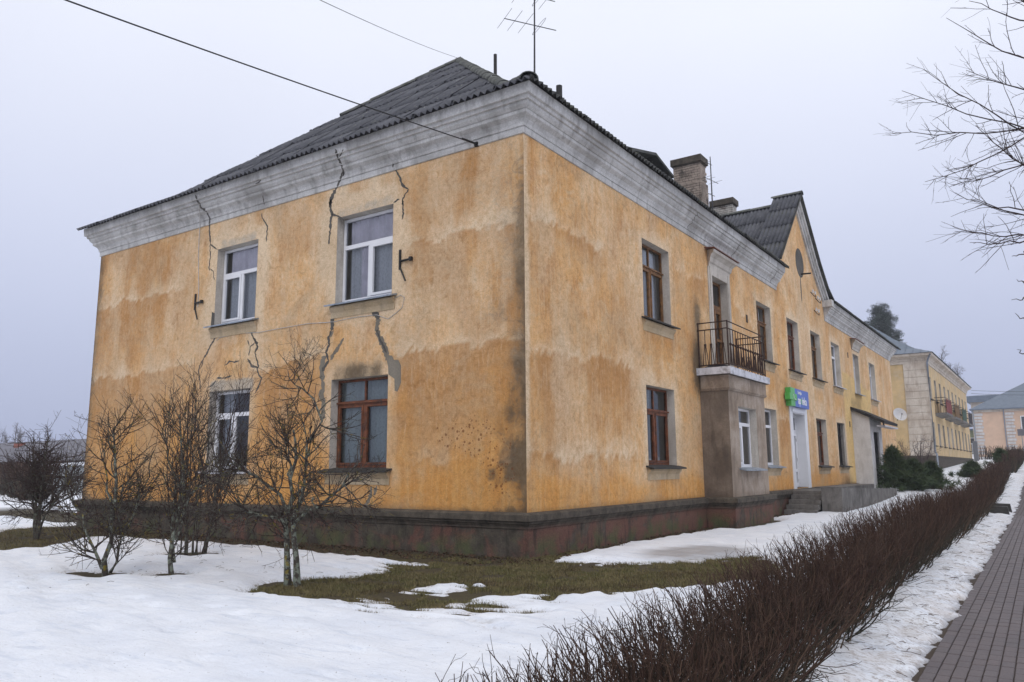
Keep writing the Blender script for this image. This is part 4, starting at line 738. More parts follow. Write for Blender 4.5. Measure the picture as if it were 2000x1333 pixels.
sme2 = sme.copy(); sme2.materials.clear(); sme2.materials.append(MT['eave_moss'])
shr = random.Random(9)
def sheet(org, u, v, clips=(), mesh=None, parent=roof, wob=1.0):
    u = Vector(u).normalized(); v = Vector(v).normalized(); n = u.cross(v)
    if n.z < 0: u = -u; n = u.cross(v); org = Vector(org)-u*1.14
    org = Vector(org)+n*(0.035+shr.uniform(0, 0.012)*wob)+u*shr.uniform(-0.008, 0.008)+v*shr.uniform(-0.03, 0.02)*wob
    org = org+n*0.02; v2 = (v+n*(-0.026+shr.uniform(-0.004, 0.004))).normalized(); n2 = u.cross(v2)
    Mx = Matrix(((u.x, v2.x, n2.x, org.x), (u.y, v2.y, n2.y, org.y), (u.z, v2.z, n2.z, org.z), (0, 0, 0, 1)))
    me = mesh or sme
    if clips:
        bm = bmesh.new(); bm.from_mesh(me); inv = Mx.inverted(); cut = False
        for co, no in clips:
            lc = inv @ Vector(co); ln = (Mx.to_3x3().transposed() @ Vector(no)); ds = [(vv.co-lc).dot(ln) for vv in bm.verts]
            if not ds or min(ds) > 0: bm.free(); return
            if max(ds) > 0: bmesh.ops.bisect_plane(bm, geom=bm.verts[:]+bm.edges[:]+bm.faces[:], plane_co=lc, plane_no=ln, clear_outer=True); cut = True
        if cut:
            if not bm.faces: bm.free(); return
            m2 = bpy.data.meshes.new('roof_sheet'); bm.to_mesh(m2); m2.materials.append(me.materials[0]); me = m2
        bm.free()
    o = bpy.data.objects.new('roof_sheet', me); COL.objects.link(o); o.matrix_world = Mx; o.parent = parent; o.matrix_basis = Mx; return o
hipR = ((0, 0, 0), (1, 1, 0)); hipLf = ((-W_, 0, 0), (-1, 1, 0))
vf = Vector((0, 1, 0.558)); vs = Vector((0, 1, 0.865))
nsh = 16
for k in range(nsh): x = -W_-0.5+k*1.045; sheet((x, -0.50, zr(-0.47)-0.035), (1, 0, 0), vf, [hipR, hipLf])
step = 1.5/math.hypot(1, 0.865)
for c_ in range(6):
    d = 0.93+c_*step
    for k in range(nsh): x = -W_-0.5+k*1.045; sheet((x, d, zr(max(d, 1.0))+(0.865*(d-1.0) if d < 1 else 0)), (1, 0, 0), vs, [hipR, hipLf])
# street-side eave row (only its ragged edge shows), both sides of the gable
vx = Vector((-1, 0, 0.558))
for k in range(17): sheet((0.50, -0.45+k*1.045, zr(-0.47)-0.035), (0, 1, 0), vx, [((0, 0, 0), (-1, -1, 0)), ((0, 17.2, 0), (0, 1, 0))], sme2)
for k in range(17): sheet((0.50, 24.75+k*1.045, zr(-0.47)-0.035), (0, 1, 0), vx, [], sme2)
# hip caps
capv = []; capf = []
for j in range(2):
    for i in range(9):
        a = math.pi*i/8; r = 0.19-0.02*j; capv.append((r*math.cos(a), 0.62*j, r*0.72*math.sin(a)-0.05))
for i in range(8): capf.append([i, i+1, 9+i+1, 9+i])
capv += [(x*0.9, y, z-0.015) for x, y, z in capv[:9]]; capf += [[i, 18+i, 18+i+1, i+1] for i in range(8)]
cme = bpy.data.meshes.new('ridge_cap'); cme.from_pydata(capv, [], capf); cme.materials.append(MT['ridge_cap']); cme.polygons.foreach_set('use_smooth', np.ones(len(capf), bool))
def caps(path, steplen=0.55):
    for p, q in zip(path[:-1], path[1:]):
        p, q = Vector(p), Vector(q); n = max(1, int((q-p).length/steplen)); t = (q-p).normalized(); x = t.cross(Vector((0, 0, 1))).normalized(); z = x.cross(t)
        for i in range(n):
            o_ = p+(q-p)*(i/n)+z*shr.uniform(0, 0.02); o = bpy.data.objects.new('ridge_cap', cme); COL.objects.link(o); s_ = (q-p).length/n/0.56
            Mx = Matrix(((x.x, t.x*s_, z.x, o_.x), (x.y, t.y*s_, z.y, o_.y), (x.z, t.z*s_, z.z, o_.z), (0, 0, 0, 1))); o.parent = roof; o.matrix_basis = Mx
hp = lambda d, s=1: ((-d, d, zr(d)+0.06) if s > 0 else (-W_+d, d, zr(d)+0.06))
caps([(0.42, -0.42, zr(-0.45)+0.07), (0.1, -0.1, zr(-0.1)+0.05), hp(1.1), hp(AP)]); caps([hp(5.0, -1), hp(AP, -1)]); caps([(-AP, AP, ZA+0.05), (-AP, L_-AP, ZA+0.05)], 1.0)
# cross gable roof
zg = lambda y: 12.90-abs(y-GC)*0.955
vl = Vector((0, 1, 0.955)); stepg = 1.38/math.hypot(1, 0.955)
for c_ in range(4):
    y = GC-3.92+c_*stepg; fr = ((0.34, 0, 0), (1, 0, 0)); rdg = ((0, GC, 0), (0, 1, 0))
    sheet((-0.80, y, zg(y)), (1, 0, 0), vl, [fr, rdg])
    for k in range(5): sheet((-0.82-1.1*(k+1), y, zg(y)-0.36), (1, 0, 0), vl, [((0, GC, 0), (0, 1, 0)), ((-0.80, 0, 0), (1, 0, 0))])
for x0, x1, dz in ((0.34, -0.84, 0.0), (-0.84, -6.2, -0.36)):
    m = MB()
    for ya, yb, za, zb in ((GC, 16.85, 12.88, 9.30), (GC, 23.2, 12.88, 10.45), (23.2, 24.4, 10.45, 9.55), (24.4, 25.6, 9.55, 9.08)):
        m.hexa([(x0, ya, za+dz-0.06), (x1, ya, za+dz-0.06), (x1, yb, zb+dz-0.06), (x0, yb, zb+dz-0.06), (x0, ya, za+dz+0.02), (x1, ya, za+dz+0.02), (x1, yb, zb+dz+0.02), (x0, yb, zb+dz+0.02)])
    m.done('gable_roof', 'eave_moss', roof)
caps([(0.36, GC, 12.92), (-0.84, GC, 12.92)], 0.6); caps([(-0.84, GC, 12.56), (-4.8, GC, 12.56)], 0.8)
# dormer on the street slope
dm = MB(); dm.prism([(5.5, 9.2), (7.75, 9.2), (7.75, 9.80), (6.95, 10.02), (5.5, 9.66)], 0.7, 3.2); dm.v = [(-y_, x_, z_) for x_, y_, z_ in dm.v]; dor = dm.done('dormer', 'brown_boards', roof)
for ye, ze in ((4.7, 9.52), (8.15, 9.80)):
    m = MB(); m.hexa([(-0.22, 6.95, 10.07), (-3.6, 6.95, 10.07), (-3.6, ye, ze), (-0.22, ye, ze), (-0.22, 6.95, 10.15), (-3.6, 6.95, 10.15), (-3.6, ye, ze+0.07), (-0.22, ye, ze+0.07)]); m.done('dormer_roof', 'eave_moss', dor)
m = MB(); m.box(-0.74, -0.70, 6.2, 7.2, 9.25, 9.85); m.done('dormer_hatch', 'tar_felt', dor)
# chimneys, brick by brick on the sides one can see
bl, bh = 0.25, 0.080
def brick_mesh(l, mt):
    q = MB(); q.box(0, l, -0.012, 0.05, 0, bh); me = q.mesh('brick'); me.materials.append(MT[mt]); return me
def chimney(x0, x1, y0, y1, z0, z1, zstep, mt):
    core = MB(); core.box(x0+0.012, x1-0.012, y0+0.012, y1-0.012, z0, z1); ch = core.done('chimney', 'mortar_dark', roof)
    cp = MB(); cp.box(x0-0.08, x1+0.10, y0-0.10, y1+0.08, z1, z1+0.26); cp.box(x0-0.03, x1+0.05, y0-0.05, y1+0.03, z1-0.05, z1); cp.done('chimney_cap', 'plinth', ch)
    me = brick_mesh(bl-0.017, mt); mh = brick_mesh(bl/2-0.017, mt); z = z1-0.10; row = 0
    while z > z0:
        gro = 0.05 if z < zstep else 0.0
        for face in ('s', 'e', 'n', 'w'):
            lo, hi = (x0-gro, x1+gro) if face in 'sn' else (y0-gro, y1+gro); a = lo; half = row % 2 == (0 if face in 'sn' else 1)
            if face in 'nw' and row % 3: continue
            while a < hi-0.06:
                l = bl/2 if half or hi-a < bl*0.8 else bl; half = False; o = bpy.data.objects.new('brick', me if l == bl else mh); COL.objects.link(o); o.parent = ch; j = shr.uniform(-0.004, 0.004)
                if face == 's': o.location = (a, y0-gro+j, z)
                elif face == 'e': o.location = (x1+gro+j, a, z); o.rotation_euler = (0, 0, math.pi/2)
                elif face == 'n': o.location = (a+l, y1+gro-j, z); o.rotation_euler = (0, 0, math.pi)
                else: o.location = (x0-gro-j, a+l, z); o.rotation_euler = (0, 0, -math.pi/2)
                a += l
        z -= 0.099; row += 1
    return ch
chimney(-3.42, -2.34, 16.0, 16.62, 10.9, 13.42, 12.55, 'brick_pale'); chimney(-4.40, -3.42, 23.0, 23.6, 12.5, 13.92, 12.0, 'brick_white')
for x, y, z0, z1, r in ((-2.82, 3.0, 11.0, 12.08, 0.045), (-0.94, 3.0, 9.6, 10.66, 0.075)):
    m = MB(); m.tube([(x, y, z0), (x, y, z1)], r, 10); m.done('vent_pipe', 'black_iron', roof)

# ------------------------------------------------------------------ aerials, dishes, wires, brackets
def aerial(base, top, label, booms, folded=True):
    t = thing('antenna', base, label, 'antenna'); m = MB(); m.tube([base, top], [0.028, 0.018], 7); m.done('mast', 'antenna_metal', t)
    for (z, bx, by, l0, l1, els, h) in booms:
        bd_ = Vector((bx, by, 0)).normalized(); el = Vector((-bd_.y, bd_.x, 0)); c = Vector((top[0], top[1], z))
        m = MB(); m.tube([tuple(c-bd_*l0), tuple(c+bd_*l1)], 0.012, 5); m.done('boom', 'antenna_metal', t)
        for e_ in els:
            m = MB(); p = c+bd_*e_; m.tube([tuple(p-el*h), tuple(p+el*h)], 0.006, 4); m.done('element', 'antenna_metal', t)
        if folded:
            m = MB(); p = c+bd_*0.12; lp = []
            for k in range(17):
                a = 2*math.pi*k/16; lp.append(tuple(p+el*(h*0.85*math.cos(a))+Vector((0, 0, 0.05*math.sin(a)))))
            m.tube(lp, 0.006, 4, cap=False); m.done('dipole', 'antenna_metal', t)
    return t
aerial((-2.28, 4.0, 11.2), (-2.24, 4.0, 14.4), 'tall roof aerial with yagi booms above the near roof corner', [(13.18, 0.54, 0.84, 0.88, 0.62, (-0.87, -0.58, -0.27), 0.5), (14.02, 0.54, 0.84, 0.5, 0.6, (-0.45, 0.35), 0.5)])
aerial((-2.0, 16.3, 11.3), (-2.0, 16.3, 13.62), 'small aerial mast beside the brick chimney with short crossed rods', [(12.65, 0.2, 1, 0.5, 0.5, (-0.45, -0.2, 0.3), 0.3), (13.3, 0.2, 1, 0.35, 0.1, (-0.3,), 0.2), (12.05, 0.2, 1, 0.25, 0.2, (-0.2,), 0.15)], False)
def dish(c, nrm, r, label, mat='dish_white'):
    t = thing('satellite_dish', c, label, 'satellite dish'); n = Vector(nrm).normalized(); x = n.orthogonal().normalized(); y = n.cross(x); m = MB(); C_ = Vector(c); rings = []
    for k in range(5):
        rr_ = r*k/4
        for j in range(20): a = j*math.pi/10; m.v.append(tuple(C_+x*rr_*math.cos(a)+y*rr_*math.sin(a)+n*(0.35*rr_*rr_/r)))
    for k in range(4):
        for j in range(20): m.f.append([k*20+j, k*20+(j+1) % 20, (k+1)*20+(j+1) % 20, (k+1)*20+j])
    m.done('reflector', mat, t, True); m = MB(); m.tube([tuple(C_-n*0.02), tuple(C_-n*0.22), tuple(C_-n*0.25-Vector((0, 0, 0.25)))], 0.02, 6); m.done('mount', 'antenna_metal', t)
    m = MB(); m.tube([tuple(C_-Vector((0, 0, r*0.9))+n*0.1), tuple(C_+n*r*0.9-Vector((0, 0, r*0.2)))], 0.01, 5); m.done('feed_arm', 'antenna_metal', t); m = MB(); e_ = C_+n*r*0.9-Vector((0, 0, r*0.2)); m.box(e_.x-0.03, e_.x+0.03, e_.y-0.03, e_.y+0.03, e_.z-0.04, e_.z+0.04); m.done('feed_horn', 'antenna_metal', t)
dish((0.33, 41.2, 4.72), (0.55, -0.75, 0.35), 0.42, 'white satellite dish mounted at the far corner of the ochre house')
dish((-0.55, 8.75, 9.72), (0.9, -0.15, 0.3), 0.20, 'small grey dish on a short pole beside the roof dormer')
m = MB(); m.tube([(-0.72, 8.55, 9.4), (-0.72, 8.55, 10.15)], 0.03, 6); pl_ = m.done('dish_pole', 'dish_white'); tag(pl_, 'short pale pole on the roof beside the dormer and small dish', 'pole')
def wire(name, a, b, sag, r, label, mat='cable_black'):
    a, b = Vector(a), Vector(b); m = MB(); m.tube([tuple(a+(b-a)*(k/24)-Vector((0, 0, sag*4*(k/24)*(1-k/24)))) for k in range(25)], r, 5); o = m.done(name, mat); return tag(o, label, 'cable')
pA = Vector(on(929, 281, 1, -0.06)); dA = Vector((CAM+ray(175, 0)/FPX*10.0)) 
wire('power_cable', pA, pA+(dA-pA)*2.2, 0.12, 0.011, 'thick black power cable running from the end wall cornice up to the left')
m = MB(); m.tube([tuple(pA), tuple(pA+(dA-pA).normalized()*0.42)], 0.022, 6); m.box(pA.x-0.04, pA.x+0.04, -0.06, 0.01, pA.z-0.05, pA.z+0.04); o = m.done('cable_clamp', 'cable_black'); tag(o, 'black anchor clamp where the power cable meets the wall', 'clamp')
pB = Vector((-AP, AP, ZA+0.12)); dB = Vector(CAM+ray(655, 0)/FPX*14.0); wire('thin_wire', pB, pB+(dB-pB)*1.6, 0.15, 0.006, 'thin wire rising left from the roof peak')
def wall_cable(pts, r, label):
    m = MB(); m.tube([tuple(np.array(hit_front(*q))+[0, -0.012, 0]) for q in pts], r, 5); o = m.done('wall_cable', 'cable_white'); tag(o, label, 'cable')
wall_cable([(390, 380), (390, 400), (391, 440), (388, 500), (389, 560), (387, 600)], 0.010, 'white cable hanging down the end wall to the left bracket')
wall_cable(zA_([(225, 335), (255, 308), (335, 290), (440, 265), (650, 255), (860, 215), (1150, 165), (1333, 157)])+zB_([(120, 365), (270, 355), (400, 325), (530, 303), (700, 285), (815, 325), (900, 260), (955, 210), (978, 110), (940, 85), (790, 165)]), 0.007, 'thin pale cable tacked along the end wall below the upper windows')
def bracket(x, z, label):
    t = thing('wall_bracket', (x, 0, z), label, 'bracket', 'iron brackets on the end wall'); m = MB(); m.box(x-0.025, x+0.025, -0.03, 0.0, z-0.18, z+0.26); m.done('back_plate', 'black_iron', t)
    m = MB(); m.tube([(x, -0.03, z+0.0), (x+0.34, -0.05, z-0.0)], 0.026, 4); m.done('arm', 'black_iron', t); m = MB(); m.tube([(x, -0.02, z-0.12), (x+0.20, -0.06, z-0.46)], 0.02, 5); m.done('strut', 'black_iron', t); m = MB(); m.box(x+0.30, x+0.37, -0.08, -0.02, z-0.04, z+0.045); m.done('clamp', 'black_iron', t)
bracket(-3.2, 6.02, 'black iron bracket right of the larger upper window'); bracket(-10.55, 6.02, 'black iron bracket left of the farther upper window')
for k, (a, z) in enumerate(((22.55, 8.93), (23.35, 8.80), (22.95, 8.2))):
    t = thing('insulator', (0, a, z), ('upper left hooked wire insulator on the gable wall', 'upper right hooked wire insulator on the gable wall', 'lowest hooked wire insulator on the gable wall')[k], 'insulator', 'insulators on the gable'); m = MB(MS); m.tube([(a-0.2, 0, z+0.12), (a-0.2, -0.12, z-0.05), (a, -0.15, z-0.10), (a+0.2, -0.12, z-0.05), (a+0.2, -0.1, z+0.1)], 0.016, 5); m.done('hook', 'black_iron', t)
    for s_ in (-0.2, 0.2): m = MB(MS); m.tube([(a+s_, -0.1, z+0.06), (a+s_, -0.1, z+0.2)], 0.04, 7); m.done('cap', 'dish_white', t)

# ------------------------------------------------------------------ pharmacy sign
sg = thing('pharmacy_sign', (0.2, 18.9, 3.82), 'blue box sign with white lettering and green cross over the white door', 'sign')
m = MB(MS); m.box(17.96, 19.98, 0.0, -0.20, 3.84, 4.52); m.done('sign_box', 'sign_blue', sg)
m = MB(MS); m.box(17.40, 17.955, -0.02, -0.215, 3.84, 4.52); m.done('cross_upright', 'sign_green', sg); m = MB(MS); m.box(17.18, 18.14, -0.05, -0.24, 4.06, 4.30); m.done('cross_bar', 'sign_green', sg)
m = MB(); m.tube([(0.245, 17.62, 4.27), (0.245, 17.70, 4.16), (0.245, 17.82, 4.10), (0.245, 17.95, 4.08)], 0.012, 5); m.done('cross_emblem', 'sign_white', sg)
def text(s, y, z, size, mat, x=0.204, bold=0.012):
    cu = bpy.data.curves.new('lettering', 'FONT'); cu.body = s; cu.size = size; cu.offset = bold*size; cu.extrude = 0.003; cu.resolution_u = 3
    to = bpy.data.objects.new('tmp', cu); COL.objects.link(to); bpy.context.view_layer.update(); dg = bpy.context.evaluated_depsgraph_get(); me = bpy.data.meshes.new_from_object(to.evaluated_get(dg)); wd = max((v.co.x for v in me.vertices), default=0)
    bpy.data.objects.remove(to); me.transform(Matrix(((0, 0, 1, x), (1, 0, 0, y), (0, 1, 0, z), (0, 0, 0, 1)))); me.materials.clear(); o = link('lettering', me, mat, sg); return y+wd
text('Latvijas', 18.42, 4.34, 0.18, 'sign_white'); y_ = text('ap', 18.40, 3.97, 0.42, 'sign_white', bold=0.02); y_ = text('t', y_+0.015, 3.97, 0.42, 'sign_green', bold=0.02); text('ieka', y_+0.015, 3.97, 0.42, 'sign_white', bold=0.02)

# ------------------------------------------------------------------ entrance steps and ramp
st = thing('entrance_steps', (0.7, 16.5, 0), 'dark concrete steps leading up to the white pharmacy door', 'steps')
m = MB(); m.box(0.18, 1.22, 17.0, 21.6, 0.0, 0.78); m.done('landing', 'concrete', st)
for k in range(4): m = MB(); m.box(0.18, 1.24, 15.72+k*0.33, 16.99+0.001*k, 0.0, 0.16*(k+1)-0.0); m.done('step', 'concrete', st)
m = MB(); m.box(0.2, 1.2, 20.0, 26.5, 0.3, 0.84); m.done('ramp_slab', 'concrete', st)
rw = MB(); rw.hexa([(1.28, 16.4, -0.1), (1.95, 16.4, -0.1), (1.95, 27.5, 0.0), (1.28, 27.5, 0.0), (1.28, 16.4, 0.90), (1.95, 16.4, 0.90), (1.95, 27.5, 0.62), (1.28, 27.5, 0.62)]); o = rw.done('ramp_wall', 'concrete'); tag(o, 'low grey concrete ramp wall beside the pharmacy steps', 'wall')
# low parapets of the path through the hedge
for k, (y, lb) in enumerate(((17.9, 'nearer dark stone parapet jutting from the hedge beside the paving'), (19.6, 'farther dark stone parapet jutting from the hedge beside the paving'))):
    z = gzf(y); m = MB(); m.hexa([(5.6, y, z-0.1), (6.65, y, z-0.1), (6.65, y+0.3, z-0.1), (5.6, y+0.3, z-0.1), (5.6, y, z+0.34), (6.60, y, z+0.30), (6.60, y+0.3, z+0.30), (5.6, y+0.3, z+0.34)]); o = m.done('parapet', 'dark_stone' if 'dark_stone' in MT else 'sill_dark'); tag(o, lb, 'parapet', 'parapets of the hedge path')

# ------------------------------------------------------------------ woody plants
def tube_batch(P, Rd, S):
    N, K, _ = P.shape; T = np.empty_like(P); T[:, 1:-1] = P[:, 2:]-P[:, :-2]; T[:, 0] = P[:, 1]-P[:, 0]; T[:, -1] = P[:, -1]-P[:, -2]
    T /= np.maximum(np.linalg.norm(T, axis=2, keepdims=True), 1e-9); up = np.where(np.abs(T[..., 2:3]) > 0.95, np.array([1.0, 0, 0]), np.array([0, 0, 1.0]))
    X = np.cross(T, up); X /= np.maximum(np.linalg.norm(X, axis=2, keepdims=True), 1e-9); Y = np.cross(T, X)
    a = np.arange(S)*2*np.pi/S; V = P[:, :, None]+Rd[:, :, None, None]*(X[:, :, None]*np.cos(a)[None, None, :, None]+Y[:, :, None]*np.sin(a)[None, None, :, None])
    base = (np.arange(N)*K*S)[:, None, None]; k = np.arange(K-1)[None, :, None]*S; j = np.arange(S)[None, None, :]; j2 = (j+1) % S
    F = np.stack([base+k+j, base+k+j2, base+k+S+j2, base+k+S+j], -1).reshape(-1, 4)
    return V.reshape(-1, 3), F, np.repeat(Rd, S, axis=1).reshape(-1)
def branches_mesh(name, groups):
    """groups: list of (P, R, sides) joined to one mesh with the branch radius kept as an attribute"""
    Vs, Fs, Rs = [], [], []; b = 0
    for P, Rd, S in groups:
        if not len(P): continue
        v, f, r = tube_batch(P, Rd, S); Vs.append(v); Fs.append(f+b); Rs.append(r); b += len(v)
    return np_mesh(name, np.concatenate(Vs), np.concatenate(Fs), {'rad': ('FLOAT', np.concatenate(Rs))})
def norm(v): return v/np.maximum(np.linalg.norm(v, axis=-1, keepdims=True), 1e-9)
def spawn(rng, PP, PR, n, t0, t1, ang, ln, r0, r1, up=0.0, wob=0.15, K=5, fall=0.45, curl=0.0):
    """n child branches leaving random parents between t0..t1 of their length"""
    N, KP, _ = PP.shape; L = np.linalg.norm(np.diff(PP, axis=1), axis=2).sum(1); pr = L/L.sum(); i = rng.choice(N, n, p=pr); t = rng.uniform(t0, t1, n); f = t*(KP-1); k = np.minimum(f.astype(int), KP-2); fr = (f-k)[:, None]
    A, B = PP[i, k], PP[i, k+1]; base = A+(B-A)*fr; tan = norm(B-A); rp = PR[i, k]*(1-fr[:, 0])+PR[i, k+1]*fr[:, 0]
    rv = norm(rng.normal(size=(n, 3))); per = norm(rv-tan*(rv*tan).sum(1, keepdims=True)); an = np.radians(rng.uniform(*ang, n))[:, None]
    d = norm(tan*np.cos(an)+per*np.sin(an)); l = rng.uniform(*ln, n)*(1-fall*t); P = np.empty((n, K, 3)); P[:, 0] = base; st = (l/(K-1))[:, None]
    for q in range(1, K):
        d = norm(d+rng.normal(size=(n, 3))*wob+np.array([0, 0, up])); P[:, q] = P[:, q-1]+d*st
    ra = np.minimum(rp*0.75, rng.uniform(r0*0.8, r0*1.2, n)); Rr = ra[:, None]*(1-np.linspace(0, 1, K)[None]*(1-r1/r0)); return P, np.maximum(Rr, r1*0.6)
def stems(rng, pts_list, K=9, jit=0.02):
    P = []
    for pts in pts_list:
        pts = np.array(pts, float); s = np.linspace(0, len(pts)-1, K); k = np.minimum(s.astype(int), len(pts)-2); f = (s-k)[:, None]; q = pts[k]*(1-f)+pts[k+1]*f; q[1:] += rng.normal(size=(K-1, 3))*jit; P.append(q)
    return np.array(P)
def barkmat(name, thick, twig, lich, yel, r0=0.006, r1=0.022):
    g = G(name); p = g.pos(); a = g.attr('rad').outputs['Fac']; n = g.noise(p, 14, 5, 0.65); f = g.noise(p, 70, 4, 0.7); k = g.mr(a, r0, r1)
    c = g.mix(k, twig, thick); c = g.mix(g.math('MULTIPLY', g.mr(n, 0.46, 0.58), g.math('ADD', g.math('MULTIPLY', k, 0.55), 0.28)), c, lich)
    c = g.mix(g.math('MULTIPLY', g.mr(g.noise(p, 9, 4, 0.6), 0.60, 0.66), yel), c, (0.26, 0.20, 0.03))
    g.bsdf(c, 0.9, g.bump(g.math('ADD', n, f), 0.6, 0.01), 0, 0.2); MT[name] = g.m
barkmat('lichen_bark', (0.07, 0.06, 0.05), (0.045, 0.028, 0.025), (0.25, 0.28, 0.225), 0.75)
barkmat('dark_bark', (0.06, 0.047, 0.04), (0.048, 0.028, 0.027), (0.12, 0.13, 0.10), 0.1)
barkmat('far_bark', (0.10, 0.085, 0.085), (0.11, 0.085, 0.085), (0.13, 0.12, 0.11), 0.0)
def bare_tree(name, base, label, stem_pts, stem_r, lv, seed, mat='lichen_bark', cat='tree', group=None, jit=0.025):
    rng = np.random.default_rng(seed); t = thing(name, base, label, cat, group); b = np.array(base, float)
    P0 = stems(rng, [[np.array(q, float)+b for q in s] for s in stem_pts], jit=jit); R0 = np.array([np.linspace(r, r*0.28, 9) for r in stem_r]); R0[:, 0] *= 1.25
    link('trunk', branches_mesh('trunk', [(P0, R0, 8)]), mat, t, True); gr = []; PP, PR = P0, R0; allP = []
    for i, (n, t0, t1, ang, ln, r0, r1, up, wob, K, S) in enumerate(lv):
        P, Rr = spawn(rng, PP, PR, n, t0, t1, ang, ln, r0, r1, up, wob, K)
        P[..., 2] = np.maximum(P[..., 2], b[2]+0.06)
        gr.append((P, Rr, S)); 
        PP, PR = P, Rr
    link('crown', branches_mesh('crown', gr), mat, t); return t
# old fruit tree in front of the house: two trunks, wide lichen-grey limbs
bare_tree('fruit_tree', (-1.01, -4.54, 0), 'lichen-covered fruit tree with twin trunks standing in the bare grass patch',
    [[(-0.03, 0, 0), (-0.07, 0.02, 0.5), (-0.1, 0.0, 1.0), (-0.12, 0.05, 1.45), (-0.05, 0.1, 1.85), (-0.1, 0.0, 2.2)], [(0.14, 0.02, 0), (0.09, 0, 0.5), (0.05, 0, 0.95), (0.15, 0.1, 1.35), (0.3, 0.0, 1.8), (0.42, -0.1, 2.2)],
     [(0.05, 0, 0.85), (0.3, -0.05, 1.02), (0.72, -0.1, 1.1), (1.12, -0.1, 1.36), (1.32, -0.1, 1.68), (1.5, -0.1, 1.95)], [(-0.1, 0.0, 0.98), (-0.4, 0.1, 1.25), (-0.75, -0.1, 1.5), (-1.1, -0.25, 1.75), (-1.45, -0.2, 2.1)],
     [(-0.08, 0.0, 0.85), (-0.5, -0.25, 1.0), (-0.9, -0.4, 1.1), (-1.35, -0.5, 1.15)], [(0.3, 0.0, 1.8), (0.42, 0.06, 2.3), (0.2, 0.1, 2.65), (-0.15, 0.1, 2.85), (-0.42, 0.1, 3.1)], [(-0.12, 0.05, 1.5), (-0.35, 0.2, 1.8), (-0.4, 0.1, 2.15)], [(0.6, -0.15, 1.22), (0.72, -0.3, 1.0), (0.85, -0.35, 0.7)]],
    [0.047, 0.045, 0.028, 0.027, 0.024, 0.02, 0.022, 0.015],
    [(120, 0.22, 0.92, (35, 88), (0.35, 0.95), 0.011, 0.0045, 0.06, 0.14, 7, 5), (520, 0.12, 1.0, (25, 75), (0.25, 0.75), 0.0055, 0.0035, 0.09, 0.11, 5, 4), (1700, 0.1, 1.0, (30, 85), (0.08, 0.34), 0.0038, 0.0025, 0.04, 0.2, 4, 3), (2200, 0.1, 1.0, (40, 90), (0.02, 0.09), 0.0038, 0.003, 0.0, 0.15, 3, 3)], 3)
bare_tree('plum_tree', (-4.35, -5.34, 0), 'low bare three-stemmed tree with yellow lichen, leftmost on the near snow',
    [[(0, 0, 0), (0.03, 0, 0.4), (0.06, 0.02, 0.9), (-0.02, 0.05, 1.4), (0.0, 0.05, 1.9), (-0.1, 0, 2.3)], [(0.08, 0.03, 0.05), (0.2, 0.1, 0.45), (0.42, 0.2, 1.0), (0.6, 0.25, 1.5), (0.55, 0.3, 1.9)], [(-0.1, 0, 0.1), (-0.35, -0.1, 0.55), (-0.65, -0.15, 0.9), (-1.0, -0.2, 1.25), (-1.1, -0.2, 1.7)], [(0.06, 0.02, 0.85), (0.3, 0.0, 1.3), (0.4, 0, 1.75)], [(0.0, 0.02, 1.1), (-0.4, 0.1, 1.5), (-0.55, 0.1, 1.95)]],
    [0.042, 0.024, 0.024, 0.02, 0.02],
    [(80, 0.06, 1.0, (25, 80), (0.5, 1.3), 0.010, 0.005, 0.07, 0.14, 7, 5), (420, 0.12, 1.0, (25, 70), (0.3, 0.75), 0.006, 0.0035, 0.10, 0.10, 5, 4), (1200, 0.1, 1.0, (30, 80), (0.07, 0.32), 0.0038, 0.0025, 0.05, 0.2, 4, 3), (700, 0.1, 1.0, (40, 90), (0.02, 0.08), 0.0038, 0.003, 0, 0.15, 3, 3)], 5)
bare_tree('cherry_tree', (-3.45, -4.79, 0), 'bare tree with mottled grey trunk between the low tree and the multi-stemmed shrub',
    [[(0, 0, 0), (0.03, 0, 0.4), (0.08, 0.02, 0.8), (0.06, 0.03, 1.25), (0.0, 0.05, 1.6), (-0.1, 0.1, 2.1), (-0.15, 0.1, 2.5)], [(0.05, 0, 0.55), (0.2, 0.05, 0.95), (0.4, 0.1, 1.35), (0.55, 0.15, 1.9), (0.7, 0.15, 2.4)], [(0.02, 0.02, 0.2), (-0.12, 0.05, 0.8), (-0.3, 0.1, 1.5), (-0.55, 0.1, 2.0), (-0.7, 0.1, 2.4)], [(0.4, 0.1, 1.35), (0.75, 0.1, 1.5), (1.15, 0.0, 1.45)], [(0.07, 0.02, 1.0), (-0.05, 0.1, 1.7), (0.15, 0.15, 2.2), (0.1, 0.2, 2.6)]],
    [0.036, 0.024, 0.024, 0.017, 0.02],
    [(75, 0.08, 1.0, (20, 62), (0.6, 1.4), 0.009, 0.005, 0.12, 0.10, 7, 5), (420, 0.12, 1.0, (20, 60), (0.3, 0.8), 0.006, 0.0035, 0.12, 0.08, 5, 4), (1200, 0.1, 1.0, (30, 80), (0.06, 0.28), 0.0038, 0.0025, 0.05, 0.2, 4, 3), (700, 0.1, 1.0, (40, 90), (0.02, 0.08), 0.0038, 0.003, 0, 0.15, 3, 3)], 8)
rs = np.random.default_rng(77); sp = []; sr = []
for k in range(13):
    a = rs.uniform(0, 2*np.pi); s = rs.uniform(0.15, 1.0); h = rs.uniform(2.0, 3.2); b = np.array([0.28*np.cos(a), 0.2*np.sin(a), 0]); l = np.array([np.cos(a)*1.35*s, np.sin(a)*0.6*s, h]); sp.append([b, b+l*[0.25, 0.25, 0.3], b+l*[0.6, 0.6, 0.65], b+l]); sr.append(rs.uniform(0.013, 0.024))
